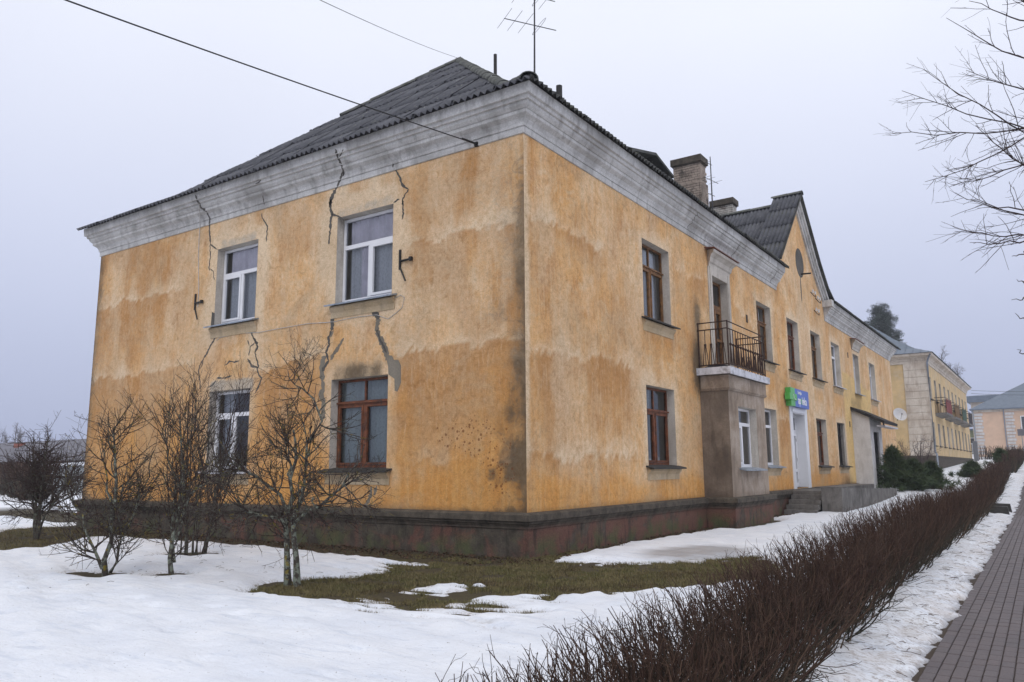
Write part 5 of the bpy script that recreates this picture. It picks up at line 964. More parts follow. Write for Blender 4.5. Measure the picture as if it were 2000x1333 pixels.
bare_tree('multi_stem_shrub', (-5.86, -2.83, 0), 'tall multi-stemmed bare shrub with many upright rods before the end wall', sp, sr,
    [(120, 0.2, 1.0, (15, 50), (0.5, 1.4), 0.010, 0.0045, 0.10, 0.09, 7, 4), (380, 0.1, 1.0, (20, 55), (0.3, 0.75), 0.006, 0.0035, 0.12, 0.07, 5, 3), (1000, 0.1, 1.0, (30, 80), (0.05, 0.24), 0.0042, 0.003, 0.05, 0.2, 3, 3)], 12, 'dark_bark')
bare_tree('garden_tree', (-12.25, -2.73, 0), 'dark bare fruit tree at the left edge beside the lawn strip',
    [[(0, 0, 0), (-0.05, 0, 0.5), (-0.3, 0, 1.1), (-0.5, 0, 1.7), (-0.5, 0, 2.2)], [(0.05, 0, 0), (0.12, 0, 0.7), (0.0, 0, 1.3), (0.15, 0, 1.9), (0.1, 0, 2.4)], [(0.1, 0, 0.1), (0.45, 0, 0.7), (0.9, 0.1, 1.2), (1.2, 0.1, 1.6)], [(-0.3, 0, 1.0), (-0.9, 0, 1.4), (-1.5, 0, 1.6)], [(-0.05, 0, 0.2), (-0.3, 0, 0.8), (-0.35, 0, 1.5)]],
    [0.045, 0.042, 0.03, 0.026, 0.036],
    [(140, 0.2, 1.0, (30, 80), (0.6, 1.6), 0.014, 0.007, 0.03, 0.16, 7, 4), (560, 0.12, 1.0, (25, 75), (0.3, 0.8), 0.008, 0.0045, 0.03, 0.18, 5, 3), (1500, 0.1, 1.0, (30, 80), (0.08, 0.36), 0.0065, 0.0045, 0.03, 0.2, 4, 3)], 15, 'dark_bark')
# street tree on the right whose branch ends hang into view
def street_tree():
    rng = np.random.default_rng(5); base = (13.2, -2.2, 0.0); t = thing('street_tree', base, 'bare street tree whose drooping branch tips reach in at the upper right', 'tree'); b = np.array(base)
    P0 = stems(rng, [[b, b+[0.02, 0.02, 2], b+[-0.05, 0.05, 4], b+[0.05, 0, 6], b+[0, 0, 8.5]]], jit=0.02); link('trunk', branches_mesh('trunk', [(P0, np.array([np.linspace(0.17, 0.06, 9)]), 10)]), 'dark_bark', t, True)
    limbs = []
    # (photo point of the tip, photo point at the frame edge, height on the trunk)
    for tip, edge, zt, dp in (((1735, 262), (2010, 250), 4.7, 8.4), ((1765, 178), (2010, 250), 5.0, 8.6), ((1802, 135), (2010, 265), 5.2, 8.2), ((1848, 35), (2010, 122), 5.6, 8.5), ((1812, 355), (2010, 270), 4.5, 8.3), ((1852, 365), (2010, 315), 4.4, 8.8), ((1862, 377), (2010, 425), 3.9, 8.7),
                          ((1890, 388), (2010, 412), 3.9, 8.2), ((1866, 452), (2010, 458), 3.6, 8.6), ((1892, 474), (2010, 468), 3.5, 8.4), ((1888, 140), (2010, 175), 5.4, 8.8), ((1895, 0), (2010, 45), 5.9, 8.4), ((1960, -60), (2010, 20), 6.2, 8.6), ((1905, 245), (2010, 330), 4.6, 8.1), ((1975, 500), (2010, 490), 3.4, 8.2),
                          ((1985, 545), (2010, 548), 3.1, 8.5), ((1978, 590), (2010, 575), 2.9, 8.4), ((1985, 612), (2010, 622), 2.8, 8.6), ((1985, 680), (2010, 690), 2.6, 8.5)):
        tp = CAM+ray(*tip)/FPX*dp; ep = CAM+ray(*edge)/FPX*(dp+0.25); r_ = b+np.array([0, 0, zt]); mid = (ep+r_)/2+np.array([0, 0, 0.25]); q = (tp+ep)/2+np.array([0, 0, -0.03]); limbs.append([r_, mid, ep, q, tp])
    P1 = stems(rng, limbs, K=13, jit=0.012); R1 = np.array([np.concatenate([np.linspace(0.028, 0.009, 7), np.linspace(0.008, 0.0025, 6)]) for _ in limbs])
    gr = [(P1, R1, 5)]; A = spawn(rng, P1[:14, 4:], R1[:14, 4:], 165, 0.05, 0.95, (18, 50), (0.25, 0.75), 0.0042, 0.0022, 0.02, 0.09, 6); B = spawn(rng, *A, 480, 0.1, 1.0, (25, 60), (0.08, 0.3), 0.0032, 0.002, 0.0, 0.12, 5); D = spawn(rng, *A, 500, 0.1, 1.0, (50, 90), (0.012, 0.02), 0.004, 0.003, 0, 0.05, 3)
    P2 = spawn(rng, P0, np.array([np.linspace(0.17, 0.06, 9)]), 30, 0.35, 1.0, (40, 80), (1.5, 3.0), 0.03, 0.008, 0.02, 0.1, 7); k = P2[0][:, -1, 0] > 12.9; P2 = (P2[0][k], P2[1][k])
    gr += [(A[0], A[1], 4), (B[0], B[1], 3), (D[0], D[1], 3), (P2[0], P2[1], 5)]; link('crown', branches_mesh('crown', gr), 'dark_bark', t)
street_tree()
# clipped bare hedge along the paving
def hedgemat():
    g = G('hedge_twig'); p = g.pos(); s = g.sep(p); n = g.noise(p, 9, 4, 0.6); h = g.attr('hh').outputs['Fac']
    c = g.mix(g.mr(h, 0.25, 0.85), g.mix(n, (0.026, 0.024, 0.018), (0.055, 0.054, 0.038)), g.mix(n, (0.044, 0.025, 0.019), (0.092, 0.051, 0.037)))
    rq = g.attr('rq').outputs['Fac']; c = g.mix(g.mr(rq, 0.55, 1.0, 0, 0.75), c, (0.135, 0.085, 0.058)); c = g.mix(g.mr(rq, 0.35, 0.0, 0, 0.7), c, (0.022, 0.016, 0.014)); c = g.mix(g.mr(g.noise(p, 1.3, 4, 0.65), 0.52, 0.68, 0, 0.5), c, (0.085, 0.066, 0.048)); c = g.mix(g.math('MULTIPLY', g.mr(g.noise(p, 30, 3, 0.6), 0.58, 0.66), g.mr(h, 0.7, 0.2, 0, 0.75)), c, (0.16, 0.17, 0.12)); g.bsdf(c, 0.85, None, 0, 0.2); MT['hedge_twig'] = g.m
hedgemat()
def hedge(name, label, path, den, seed, wid=0.42, top=None, rad=1.0, group=None):
    """path [(x,y)], den = stems per metre, top(y) = height"""
    rng = np.random.default_rng(seed); P = np.array(path, float); sl = np.linalg.norm(np.diff(P, axis=0), axis=1); cum = np.concatenate([[0], np.cumsum(sl)]); L = cum[-1]; s = []; y0 = 0
    while y0 < L: s.append(y0); y0 += rng.uniform(0.5, 1.5)/den(np.interp(y0, cum, P[:, 1]))
    s = np.array(s); cx = np.interp(s, cum, P[:, 0]); cy = np.interp(s, cum, P[:, 1]); n = len(s); H = top(cy)*rng.uniform(0.86, 1.06, n)*(0.93+0.14*fbm(cx*1.3, cy*1.3, 71, 3))
    k = np.clip(np.searchsorted(cum, s)-1, 0, len(sl)-1); dr = np.diff(P, axis=0)[k]/sl[k][:, None]; nr = np.stack([dr[:, 1], -dr[:, 0]], -1)
    off = rng.uniform(-1, 1, n)*wid*0.62; lean = off*0.75+rng.normal(size=n)*0.16; al = rng.normal(size=n)*0.14; K = 6; A = np.empty((n, K, 3)); g0 = gz(cy)
    for q in range(K):
        t = q/(K-1); o_ = off*0.8+np.clip(lean, -wid*0.8, wid*0.8)*t**0.8; jx = rng.normal(size=(n, 2))*0.026*(q > 0)
        A[:, q, 0] = cx+nr[:, 0]*o_+dr[:, 0]*al*t+jx[:, 0]; A[:, q, 1] = cy+nr[:, 1]*o_+dr[:, 1]*al*t+jx[:, 1]; A[:, q, 2] = g0+H*t*0.98*(1-0.12*(np.abs(lean)/wid)**2)
    rk = rad*(np.where(cy > 4, 1.25, 1.0)); RA = (rng.uniform(0.0055, 0.010, n)*rk)[:, None]*np.linspace(1.0, 0.30, K)[None]
    B = spawn(rng, A, RA, int(n*2.2), 0.2, 0.97, (20, 65), (0.2, 0.5), 0.0042, 0.0024, 0.13, 0.16, 5, 0.55); C3 = spawn(rng, B[0], B[1], int(n*3.2), 0.2, 1.0, (25, 75), (0.06, 0.22), 0.003, 0.002, 0.07, 0.2, 4)
    D3 = spawn(rng, A, RA, int(n*0.8), 0.05, 0.5, (30, 80), (0.15, 0.45), 0.0042, 0.0025, 0.03, 0.14, 5); grp = [(A, RA, 4), (B[0], B[1]*rad, 3), (C3[0], C3[1]*rad, 3), (D3[0], D3[1]*rad, 3)]
    for P_, R_, S_ in grp:
        hm = (gz(P_[..., 1])+top(P_[..., 1])*1.10); P_[..., 2] = np.minimum(P_[..., 2], hm-0.02*rng.random(P_.shape[:2]))
    Vs, Fs, Hs, Qs = [], [], [], []; b0 = 0
    for P_, R_, S_ in grp:
        v, f, r = tube_batch(P_, R_, S_); Vs.append(v); Fs.append(f+b0); b0 += len(v); Hs.append((v[:, 2]-gz(v[:, 1]))/np.maximum(top(v[:, 1]), 0.1)); Qs.append(np.repeat(rng.random(len(P_)), P_.shape[1]*S_))
    o = link(name, np_mesh(name, np.concatenate(Vs), np.concatenate(Fs), {'hh': ('FLOAT', np.concatenate(Hs)), 'rq': ('FLOAT', np.concatenate(Qs))}), 'hedge_twig'); return tag(o, label, 'hedge', group)
htop = lambda y: np.interp(y, [-12, -10, -7, -4.5, -1, 2.5, 6, 40, 100], [0.46, 0.51, 0.65, 0.75, 0.86, 0.97, 1.0, 1.0, 0.95])
hx_ = lambda y: float(pave_x(y))-1.06
hedge('clipped_hedge', 'long dark reddish bare hedge in the foreground beside the snow bank', [(hx_(y), y) for y in (-11.6, -6, 0, 6, 12, 17.6)], lambda y: 210 if y < -3 else (140 if y < 2 else (95 if y < 8 else 70)), 31, 0.66, htop)
hedge('clipped_hedge', 'farther bare hedge section beyond the stone parapets', [(hx_(y), y) for y in (20.2, 26, 32, 40)], lambda y: 50, 33, 0.52, lambda y: 0*y+1.05, 1.7)
hedge('clipped_hedge', 'distant sparse hedge crossing in front of the peach house', [(1.4, 84.5), (5.2, 84.0), (9.5, 83.5)], lambda y: 22, 35, 0.4, lambda y: 0*y+1.45, 3.5)
hedge('clipped_hedge', 'dense far hedge along the paving near the right edge', [(hx_(y)+0.3, y) for y in (44, 54, 66)], lambda y: 26, 37, 0.5, lambda y: 0*y+1.25, 2.6)
# grass, dead leaves
def blades(name, n, seed, region, hgt, mat):
    rng = np.random.default_rng(seed); x = rng.uniform(region[0], region[1], n*3); y = rng.uniform(region[2], region[3], n*3); h = snow_depth(x, y); grs = np.minimum(seg_dist(x, y, GRASS), seg_dist(x, y, LAWN)); k = (h < 0.032) & (grs < 1.6) & (fbm(x*2.2, y*2.2, 61, 4) > 0.36+0.12*sstep(0.0, 0.4, grs)); k &= ~((x < 0.02) & (y > -0.1)); x, y = x[k][:n], y[k][:n]; n = len(x)
    a = rng.uniform(0, 2*np.pi, n); l = rng.uniform(*hgt, n); tl = rng.uniform(0.2, 1.1, n); wv = 0.0045; ca, sa = np.cos(a), np.sin(a); V = np.empty((n, 3, 3)); V[:, 0] = np.stack([x-sa*wv, y+ca*wv, gz(y)-0.005], -1); V[:, 1] = np.stack([x+sa*wv, y-ca*wv, gz(y)-0.005], -1); V[:, 2] = np.stack([x+ca*l*tl, y+sa*l*tl, gz(y)+l*(1-0.45*tl)+0.01], -1)
    o = link(name, np_mesh(name, V, np.arange(n*3).reshape(-1, 3)), mat); tag(o, 'short flattened winter grass in the thawed patches', 'grass', kind='stuff')
g = G('winter_grass'); p = g.pos(); n_ = g.noise(p, 2.2, 5, 0.6); f_ = g.noise(p, 45, 3, 0.6); c_ = g.mix(g.mr(n_, 0.35, 0.65), (0.115, 0.112, 0.038), (0.185, 0.15, 0.07)); c_ = g.mix(g.mr(g.noise(p, 0.9, 5, 0.7), 0.50, 0.64, 0, 0.75), c_, (0.085, 0.055, 0.03)); c_ = g.mix(g.mr(f_, 0.5, 0.7), c_, (0.27, 0.22, 0.12)); g.bsdf(c_, 0.8, None, 0, 0.2); MT['grass'] = g.m
blades('grass', 60000, 41, (-2.5, 5.2, -6.0, 4.0), (0.02, 0.055), 'grass'); blades('grass', 9000, 42, (-17, -9, -5, 0.2), (0.03, 0.07), 'grass')
def litter():
    rng = np.random.default_rng(47); n = 5200; x = np.concatenate([rng.uniform(-15.8, 0.6, 3600), rng.uniform(0.08, 0.75, 1600)]); y = np.concatenate([-np.abs(rng.normal(size=3600)*0.55)-0.08, rng.uniform(-0.3, 16, 1600)]); k = snow_depth(x, y) < 0.05; x, y = x[k], y[k]; n = len(x); s = rng.uniform(0.012, 0.04, n); z = gz(y)+np.maximum(snow_depth(x, y), 0)+rng.uniform(0.002, 0.03, n); u = norm(rng.normal(size=(n, 3))*[1, 1, 0.5]); v = norm(np.cross(u, norm(rng.normal(size=(n, 3))*[0.5, 0.5, 1])))
    c = np.stack([x, y, z], -1); q = np.stack([c-u*s[:, None], c+v*s[:, None]*0.5, c+u*s[:, None], c-v*s[:, None]*0.5], 1); q[..., 2] = np.maximum(q[..., 2], 0.001); o = link('leaf_litter', np_mesh('leaf_litter', q, np.arange(n*4).reshape(-1, 4)), 'litter'); tag(o, 'dead leaves and crumbs of plaster along the foot of the plinth', 'leaf litter', kind='stuff')
def snow_bits():
    rng = np.random.default_rng(48); x = np.concatenate([fx+rng.normal(size=22)*1.0 for fx, fy, r in FEET[:3]+FEET[4:]]+[rng.uniform(5.9, 6.9, 320)]); y = np.concatenate([fy+rng.normal(size=22)*0.8 for fx, fy, r in FEET[:3]+FEET[4:]]+[rng.uniform(-9, 14, 320)]); k = (y < -0.3) | (x > 3); x, y = x[k], y[k]; n = len(x); a = rng.uniform(0, 6.28, n); l = rng.uniform(0.015, 0.09, n); z = gz(y)+np.maximum(snow_depth(x, y), 0)+0.006; P = np.stack([np.stack([x-np.cos(a)*l, y-np.sin(a)*l, z], -1), np.stack([x, y, z+0.008], -1), np.stack([x+np.cos(a+0.12)*l, y+np.sin(a+0.12)*l, z], -1)], 1); v, f, r = tube_batch(P, np.full((n, 3), 0.0028), 3)
    o = link('fallen_twigs', np_mesh('fallen_twigs', v, f), 'litter'); tag(o, 'broken twigs and bits of bark scattered on the snow', 'twigs', kind='stuff')
simple('litter', (0.075, 0.045, 0.028), 0.9, 0.6, 30); litter(); snow_bits()
# evergreens
def needles(name, clumps, per, ln, wd, seed, mat, parent, droop=0.0, flat=1.0):
    rng = np.random.default_rng(seed); C_ = np.repeat(np.array(clumps)[:, :3], per, 0); S_ = np.repeat(np.array(clumps)[:, 3], per); n = len(C_); d = norm(rng.normal(size=(n, 3))*[1, 1, flat]); r = rng.random(n)**0.5; b = C_+d*(S_*r)[:, None]*[1, 1, 0.75]; dd = norm(d+rng.normal(size=(n, 3))*0.6+[0, 0, droop]); l = rng.uniform(0.6, 1.3, n)*ln; s = norm(np.cross(dd, rng.normal(size=(n, 3))))*wd
    V = np.stack([b-s, b+s, b+dd*l[:, None]], 1); return link(name, np_mesh(name, V, np.arange(n*3).reshape(-1, 3)), mat, parent)
simple('thuja_green', (0.052, 0.078, 0.034), 0.8, 0.5, 5, dirt=((0.075, 0.085, 0.025), 0.6)); simple('pine_green', (0.055, 0.07, 0.06), 0.85, 0.3, 2)
def evergreen(name, base, h, r, label, seed, n=150, per=110):
    t = thing(name, base, label, 'shrub', 'evergreen shrubs at the house end'); rng = np.random.default_rng(seed); cl = []
    for k in range(n):
        f = rng.random()**0.8; a = rng.uniform(0, 2*np.pi); rad = r*(1-f**2.2)*rng.uniform(0.3, 1.05)*(1+0.3*math.sin(a*3+seed))*(0.8+0.45*math.sin(f*9+a*2)); cl.append((base[0]+rad*math.cos(a), base[1]+rad*math.sin(a), base[2]+0.12+f*h*rng.uniform(0.9, 1.0), rng.uniform(0.08, 0.24)*min(1.3, h/1.6)))
    m = MB(); m.tube([base, (base[0], base[1], base[2]+h*0.8)], [0.06, 0.02], 6); m.done('trunk', 'dark_bark', t); needles('crown', cl, per//2, 0.26, 0.017, seed, 'thuja_green', t, 0.3)
for x, y, h, r, lb, sd in ((1.45, 30.2, 2.0, 0.75, 'tallest dark green thuja with a pointed top in front of the white vestibule', 1), (2.3, 30.3, 1.35, 1.05, 'rounded dark green juniper just right of the pointed thuja', 2), (2.9, 31.8, 1.15, 0.95, 'low dark juniper between the round one and the grey downpipe', 3), (4.0, 40.5, 0.75, 0.75, 'small spreading juniper on the far snow before the second house', 4)): evergreen('evergreen_shrub', (x, y, gzf(y)), h, r, lb, sd)
evergreen('evergreen_shrub', (5.2, 46.0, gzf(46)), 1.3, 0.8, 'dark juniper rising out of the far hedge near the right edge', 6, 90, 90)
bare_tree('rounded_bush', (1.6, 37.0, gzf(37)), 'rounded bare brown bush behind the thujas at the house corner', [[(0.1*math.cos(k), 0.1*math.sin(k), 0), (0.5*math.cos(k*1.3), 0.5*math.sin(k*1.3), 1.0), (0.9*math.cos(k*1.3), 0.9*math.sin(k*1.3), 2.3)] for k in range(12)], [0.03]*12, [(120, 0.2, 1, (25, 60), (0.5, 1.0), 0.014, 0.007, 0.03, 0.12, 5, 3), (500, 0.1, 1, (25, 70), (0.2, 0.5), 0.009, 0.006, 0.02, 0.15, 4, 3)], 21, 'far_bark', 'bush')
def pine():
    base = (-8.9, 95.5, gzf(95)); t = thing('pine_tree', base, 'tall dark pine crown rising behind the ridge of the ochre house', 'tree'); rng = np.random.default_rng(6); cl = []; top = CAM+ray(1719, 600)/FPX*100
    x0, y0 = top[0], top[1]; m = MB(); m.tube([(x0, y0, base[2]), (x0+0.3, y0, 10), (x0, y0, 20.3)], [0.3, 0.22, 0.08], 8)
    for f in np.linspace(0, 1, 16):
        z = 16.6+4.9*f
        for k in range(6 if f < 0.9 else 3):
            a = rng.uniform(0, 2*np.pi); rad = (3.0*(1-f*0.72))*rng.uniform(0.45, 1.1); e = np.array([x0+rad*math.cos(a), y0+rad*math.sin(a), z+rng.uniform(0, 0.5)]); m.tube([(x0, y0, z-0.3), tuple((e+np.array([x0, y0, z-0.3]))/2+[0, 0, 0.1]), tuple(e)], [0.06, 0.04, 0.02], 4)
            for j in range(5): cl.append((*(np.array([x0, y0, z-0.2])+(e-np.array([x0, y0, z-0.2]))*rng.uniform(0.45, 1.05)+rng.normal(size=3)*0.22), rng.uniform(0.22, 0.42)))
    m.done('trunk', 'dark_bark', t); needles('crown', cl, 60, 0.22, 0.022, 9, 'pine_green', t, 0.2)
pine()
def far_tree(base, h, r, label, seed, nb=60):
    rng = np.random.default_rng(seed); st_ = [[(0, 0, 0), (0.05*h*rng.normal()*0.3, 0, h*0.4), (0, 0.02*h, h*0.97)]]+[[(0, 0, h*0.25), (r*0.5*math.cos(k*2.1), r*0.5*math.sin(k*2.1), h*0.55), (r*0.7*math.cos(k*2.1), r*0.7*math.sin(k*2.1), h*rng.uniform(0.7, 0.92))] for k in range(6)]
    bare_tree('birch_tree', base, label, st_, [h*0.018]+[h*0.009]*6, [(nb, 0.3, 1, (20, 55), (h*0.12, h*0.3), h*0.004, h*0.0018, 0.05, 0.1, 5, 3), (nb*6, 0.1, 1, (25, 65), (h*0.05, h*0.14), h*0.0018, h*0.0012, 0.0, 0.15, 4, 3), (nb*14, 0.1, 1, (25, 70), (h*0.02, h*0.08), h*0.0012, h*0.0009, -0.05, 0.15, 3, 3)], seed, 'far_bark', 'tree', 'far bare trees')
def at_depth(u, v, d): q = CAM+ray(u, v)/FPX*d; return q
for u, v, d, h, r, lb, sd in ((32, 826, 150, 9.0, 2.6, 'far bare birch at the left edge above the grey roofs', 51), (95, 852, 160, 6.5, 2.6, 'low far bare tree between the left birch and the house corner', 52), (62, 856, 170, 6.5, 3.0, 'hazy bare tree just right of the left birch', 53), (122, 855, 165, 6.5, 2.0, 'small hazy bare tree above the roofs nearest the house corner', 54)):
    q = at_depth(u, v, d); far_tree((q[0], q[1], q[2]-h), h, r, lb, sd)
for u, v, d, h, lb, sd in ((1838, 690, 118, 9.5, 'thin birch top over the second house roof, nearer one', 57), (1853, 712, 122, 9.0, 'thin birch top over the second house roof, farther one', 58)):
    q = at_depth(u, v, d); far_tree((q[0], q[1], q[2]-h), h, 1.6, lb, sd, 40)

# ------------------------------------------------------------------ second yellow house up the street
B2X, B2Y0, B2Y1, B2W = 1.1, 49.6, 80.0, 14.0
b2 = thing('yellow_house', (B2X, B2Y0, gzf(49.6)), 'second yellow house with whitish corner pilaster, blue-grey tin roof and a row of balconies', 'house')
M2 = lambda a, d, z: (B2X-d, a, z)
wy = [50.45+3.0*k for k in range(10)]
op2 = [(y, y+1.15, 6.34, 7.95) for y in wy]+[(y-0.1, y+1.05, 3.05, 4.70) for y in wy]
grid_wall('street_wall', M2, B2Y0, B2Y1, 2.25, 8.85, op2, 2.5, None, 'yellow_paint', b2)
m = MB(); m.poly([(B2X-B2W, B2Y0, 2.2), (B2X, B2Y0, 2.2), (B2X, B2Y0, 8.85), (B2X-B2W, B2Y0, 8.85)]); m.done('end_wall', 'yellow_paint', b2); m = MB(); m.poly([(B2X, B2Y1, 1), (B2X-B2W, B2Y1, 1), (B2X-B2W, B2Y1, 8.85), (B2X, B2Y1, 8.85)]); m.done('end_wall', 'yellow_paint', b2)
for k, (a0, a1, z0, z1) in enumerate(op2):
    w_ = MB(M2); e = 0.06; w_.box(a0, a0+e, .14, .2, z0, z1); w_.box(a1-e, a1, .14, .2, z0, z1); w_.box(a0+e, a1-e, .14, .2, z1-e, z1); w_.box(a0+e, a1-e, .14, .2, z0, z0+e); w_.box(a0+e, a1-e, .14, .2, z1-.58, z1-.52); w_.box((a0+a1)/2-.03, (a0+a1)/2+.03, .14, .2, z0+e, z1-.58)
    wn = w_.done('window', ('pvc', 'dark_wood', 'brown_wood')[(k*7+k//10) % 3], b2); w_ = MB(M2); w_.box(a0-.002, a1+.002, .19, .23, z0, z1); w_.done('pane', 'window_dark' if k not in (13, 14) else 'pvc', wn)
    r = MB(M2)
    for q in ([(a0, -.002, z0), (a0, .22, z0), (a0, .22, z1), (a0, -.002, z1)], [(a1, -.002, z0), (a1, .22, z0), (a1, .22, z1), (a1, -.002, z1)], [(a0, -.002, z1), (a1, -.002, z1), (a1, .22, z1), (a0, .22, z1)]): r.poly(q)
    r.done('reveal', 'reveal_plaster', wn); s = MB(M2); s.box(a0-.1, a1+.1, .2, -.12, z0-.07, z0-.01); s.done('sill', 'sill_dark', wn)
for k in range(13):                                        # corner pilaster of flat plaster blocks
    z0 = 2.32+k*0.502; h_ = 0.485
    m = MB(); m.box(-0.35, B2X+0.06, B2Y0-0.07-0.01*(k % 2), B2Y0+0.0, z0, z0+h_); m.done('pilaster_block', 'quoin_plaster', b2); m = MB(); m.box(B2X+0.001, B2X+0.061, B2Y0+0.001, B2Y0+0.5, z0, z0+h_); m.done('pilaster_block', 'quoin_plaster', b2)
pr2 = [(-0.01, 8.80), (0.06, 8.82), (0.07, 8.98), (0.12, 9.04), (0.13, 9.16), (0.25, 9.26), (0.45, 9.32), (0.47, 9.48), (-0.01, 9.5)]
sweep(pr2, [((B2X-B2W, B2Y0), (0, -1)), ((B2X, B2Y0), (1, -1)), ((B2X, B2Y1), (1, 1)), ((B2X-B2W, B2Y1), (0, 1))]).done('cornice', 'quoin_plaster', b2)
sweep([(-0.01, 2.35), (0.10, 2.32), (0.10, 2.2), (0.07, 2.18), (0.07, 0.4)], [((B2X-B2W, B2Y0), (0, -1)), ((B2X, B2Y0), (1, -1)), ((B2X, B2Y1), (1, 1)), ((B2X-B2W, B2Y1), (0, 1))]).done('plinth', 'plinth', b2)
m = MB(); e0, e1 = 0.55, 0.9; R2 = [(-e0, 9.5), (0.7, 10.0), (2.2, 11.0), (7.0, 14.9)]
for (d0, z0), (d1, z1) in zip(R2[:-1], R2[1:]):
    P_ = lambda d, z: [(B2X-d, B2Y0+d, z), (B2X-B2W+d, B2Y0+d, z), (B2X-B2W+d, B2Y1-d, z), (B2X-d, B2Y1-d, z)]
    A_, C_ = P_(d0, z0), P_(d1, z1)
    for i in range(4): j = (i+1) % 4; m.poly([A_[i], A_[j], C_[j], C_[i]])
r2 = m.done('roof', 'steel_roof', b2)
for k in range(26):                                        # standing seams on the end slope
    x = B2X+0.3-k*0.52; lim = min(B2X-x, x-(B2X-B2W)); pts = [(x, B2Y0+d, z+0.015) for d, z in R2 if d <= max(lim, -e0)]
    for (d0, z0), (d1, z1) in zip(R2[:-1], R2[1:]):
        if d0 < lim < d1: pts.append((x, B2Y0+lim, z0+(z1-z0)*(lim-d0)/(d1-d0)+0.015))
    if len(pts) > 1: m = MB(); m.tube(pts, 0.022, 4); m.done('roof_seam', 'steel_roof', r2)
m = MB(); m.tube([(1.5, 49.15, 9.40), (1.30, 49.35, 9.05), (1.22, 49.42, 8.8), (1.22, 49.42, 2.6), (1.32, 49.3, 2.4), (1.32, 49.3, 1.6), (1.45, 49.15, 1.42)], 0.065, 8); m.done('downpipe', 'zinc_pipe', b2, True)
for k, (pm_, pn) in enumerate((('panel_red', 4.0), ('panel_brown', 4.0), ('panel_green', 4.0), ('panel_black', 4.0))):
    y0 = 52.6+6.1*k; y1 = y0+4.1; m = MB(); m.hexa([(B2X, y0, 5.22), (B2X+0.75, y0, 5.32), (B2X+0.75, y1, 5.32), (B2X, y1, 5.22), (B2X, y0, 5.45), (B2X+0.78, y0, 5.45), (B2X+0.78, y1, 5.45), (B2X, y1, 5.45)]); bl_ = m.done('balcony', 'slab_grey', b2)
    m = MB(); m.box(B2X+0.68, B2X+0.71, y0+0.6, y1, 5.5, 6.5); m.done('screen_panel', pm_, bl_)
    for z in (6.35, 6.55): m = MB(); m.tube([(B2X, y0+.04, z), (B2X+.72, y0+.04, z), (B2X+.72, y1-.04, z), (B2X, y1-.04, z)], .02, 4); m.done('rail', 'black_iron', bl_)
    for j in range(5): m = MB(); m.tube([(B2X+.04+.165*j, y0+.04, 5.45), (B2X+.04+.165*j, y0+.04, 6.35)], .014, 4); m.done('baluster', 'rust_iron', bl_)
# ------------------------------------------------------------------ peach house across the street's end
b3 = thing('peach_house', (0.25, 100, gzf(100)), 'peach house with white banded quoins and grey hipped roof at the far right', 'house')
m = MB(); m.box(0.25, 18, 100, 112, 1.5, 8.45); m.done('wall', 'peach_paint', b3)
m = MB(); E_ = [(-0.2, 99.55), (18.5, 99.55), (18.5, 112.5), (-0.2, 112.5)]; Tp = [(6.2, 106), (12.2, 106)]
for q in ([(*E_[0], 8.5), (*E_[1], 8.5), (*Tp[1], 12.2), (*Tp[0], 12.2)], [(*E_[1], 8.5), (*E_[2], 8.5), (*Tp[1], 12.2)], [(*E_[2], 8.5), (*E_[3], 8.5), (*Tp[0], 12.2), (*Tp[1], 12.2)], [(*E_[3], 8.5), (*E_[0], 8.5), (*Tp[0], 12.2)]): m.poly(q)
m.box(-0.2, 18.5, 99.55, 112.5, 8.38, 8.495); r3 = m.done('roof', 'steel_roof', b3); m = MB(); m.box(0.15, 18.05, 99.9, 100.0, 8.1, 8.38); m.done('eave_band', 'quoin_plaster', b3)
for x0, x1 in ((0.2, 1.15), (3.45, 4.42)):
    for k in range(13):
        z0 = 3.0+k*0.39; x1_ = x1-(0.12 if k % 2 else 0); m = MB(); m.hexa([(x0, 99.93, z0), (x1_, 99.93, z0), (x1_, 100, z0), (x0, 100, z0), (x0+.02, 99.93, z0+.29), (x1_-.02, 99.93, z0+.29), (x1_-.02, 100, z0+.29), (x0+.02, 100, z0+.29)]); m.done('quoin', 'white_render', b3)
for x0 in (5.0, 8.0, 11.0):
    for z0 in (5.6,):
        m = MB(); m.box(x0, x0+1.0, 99.93, 100, z0, z0+1.9); wn = m.done('window', 'pvc', b3); m = MB(); m.box(x0+.09, x0+.46, 99.92, 99.93, z0+.09, z0+1.8); m.box(x0+.54, x0+.91, 99.92, 99.93, z0+.09, z0+1.8); m.done('pane', 'window_dark', wn)
m = MB(); m.tube([(0.0, 99.6, 8.4), (0.15, 99.85, 7.9), (0.15, 99.85, 3)], 0.07, 6); m.done('downpipe', 'zinc_pipe', b3)
m = MB(); m.tube([(3.35, 99.88, 8.4), (3.35, 99.88, 3)], 0.06, 6); m.done('downpipe', 'zinc_pipe', b3)
bk = thing('grey_roof_house', (-1, 118, gzf(118)), 'house part with a flat-ended grey roof peeping over the peach house', 'house'); m = MB(); m.box(-1.3, 6, 118, 126, 3, 10.6); m.done('wall', 'quoin_plaster', bk); m = MB(); m.hexa([(-1.7, 117.5, 10.6), (6.4, 117.5, 10.6), (6.4, 126.5, 10.6), (-1.7, 126.5, 10.6), (-1.7, 117.6, 11.5), (6.4, 117.6, 11.5), (6.4, 126, 12.2), (-1.2, 126, 12.2)]); m.done('roof', 'steel_roof', bk)
gh = thing('olive_house', (-3, 128, gzf(128)), 'low olive-green house with a white-framed window between the yellow and peach houses', 'house'); m = MB(); m.box(-8, -0.8, 128, 134, 2, 7.0); m.done('wall', 'olive_paint', gh); m = MB(); m.box(-8.3, -0.6, 127.6, 134, 7.0, 7.25); m.done('roof', 'steel_roof', gh)
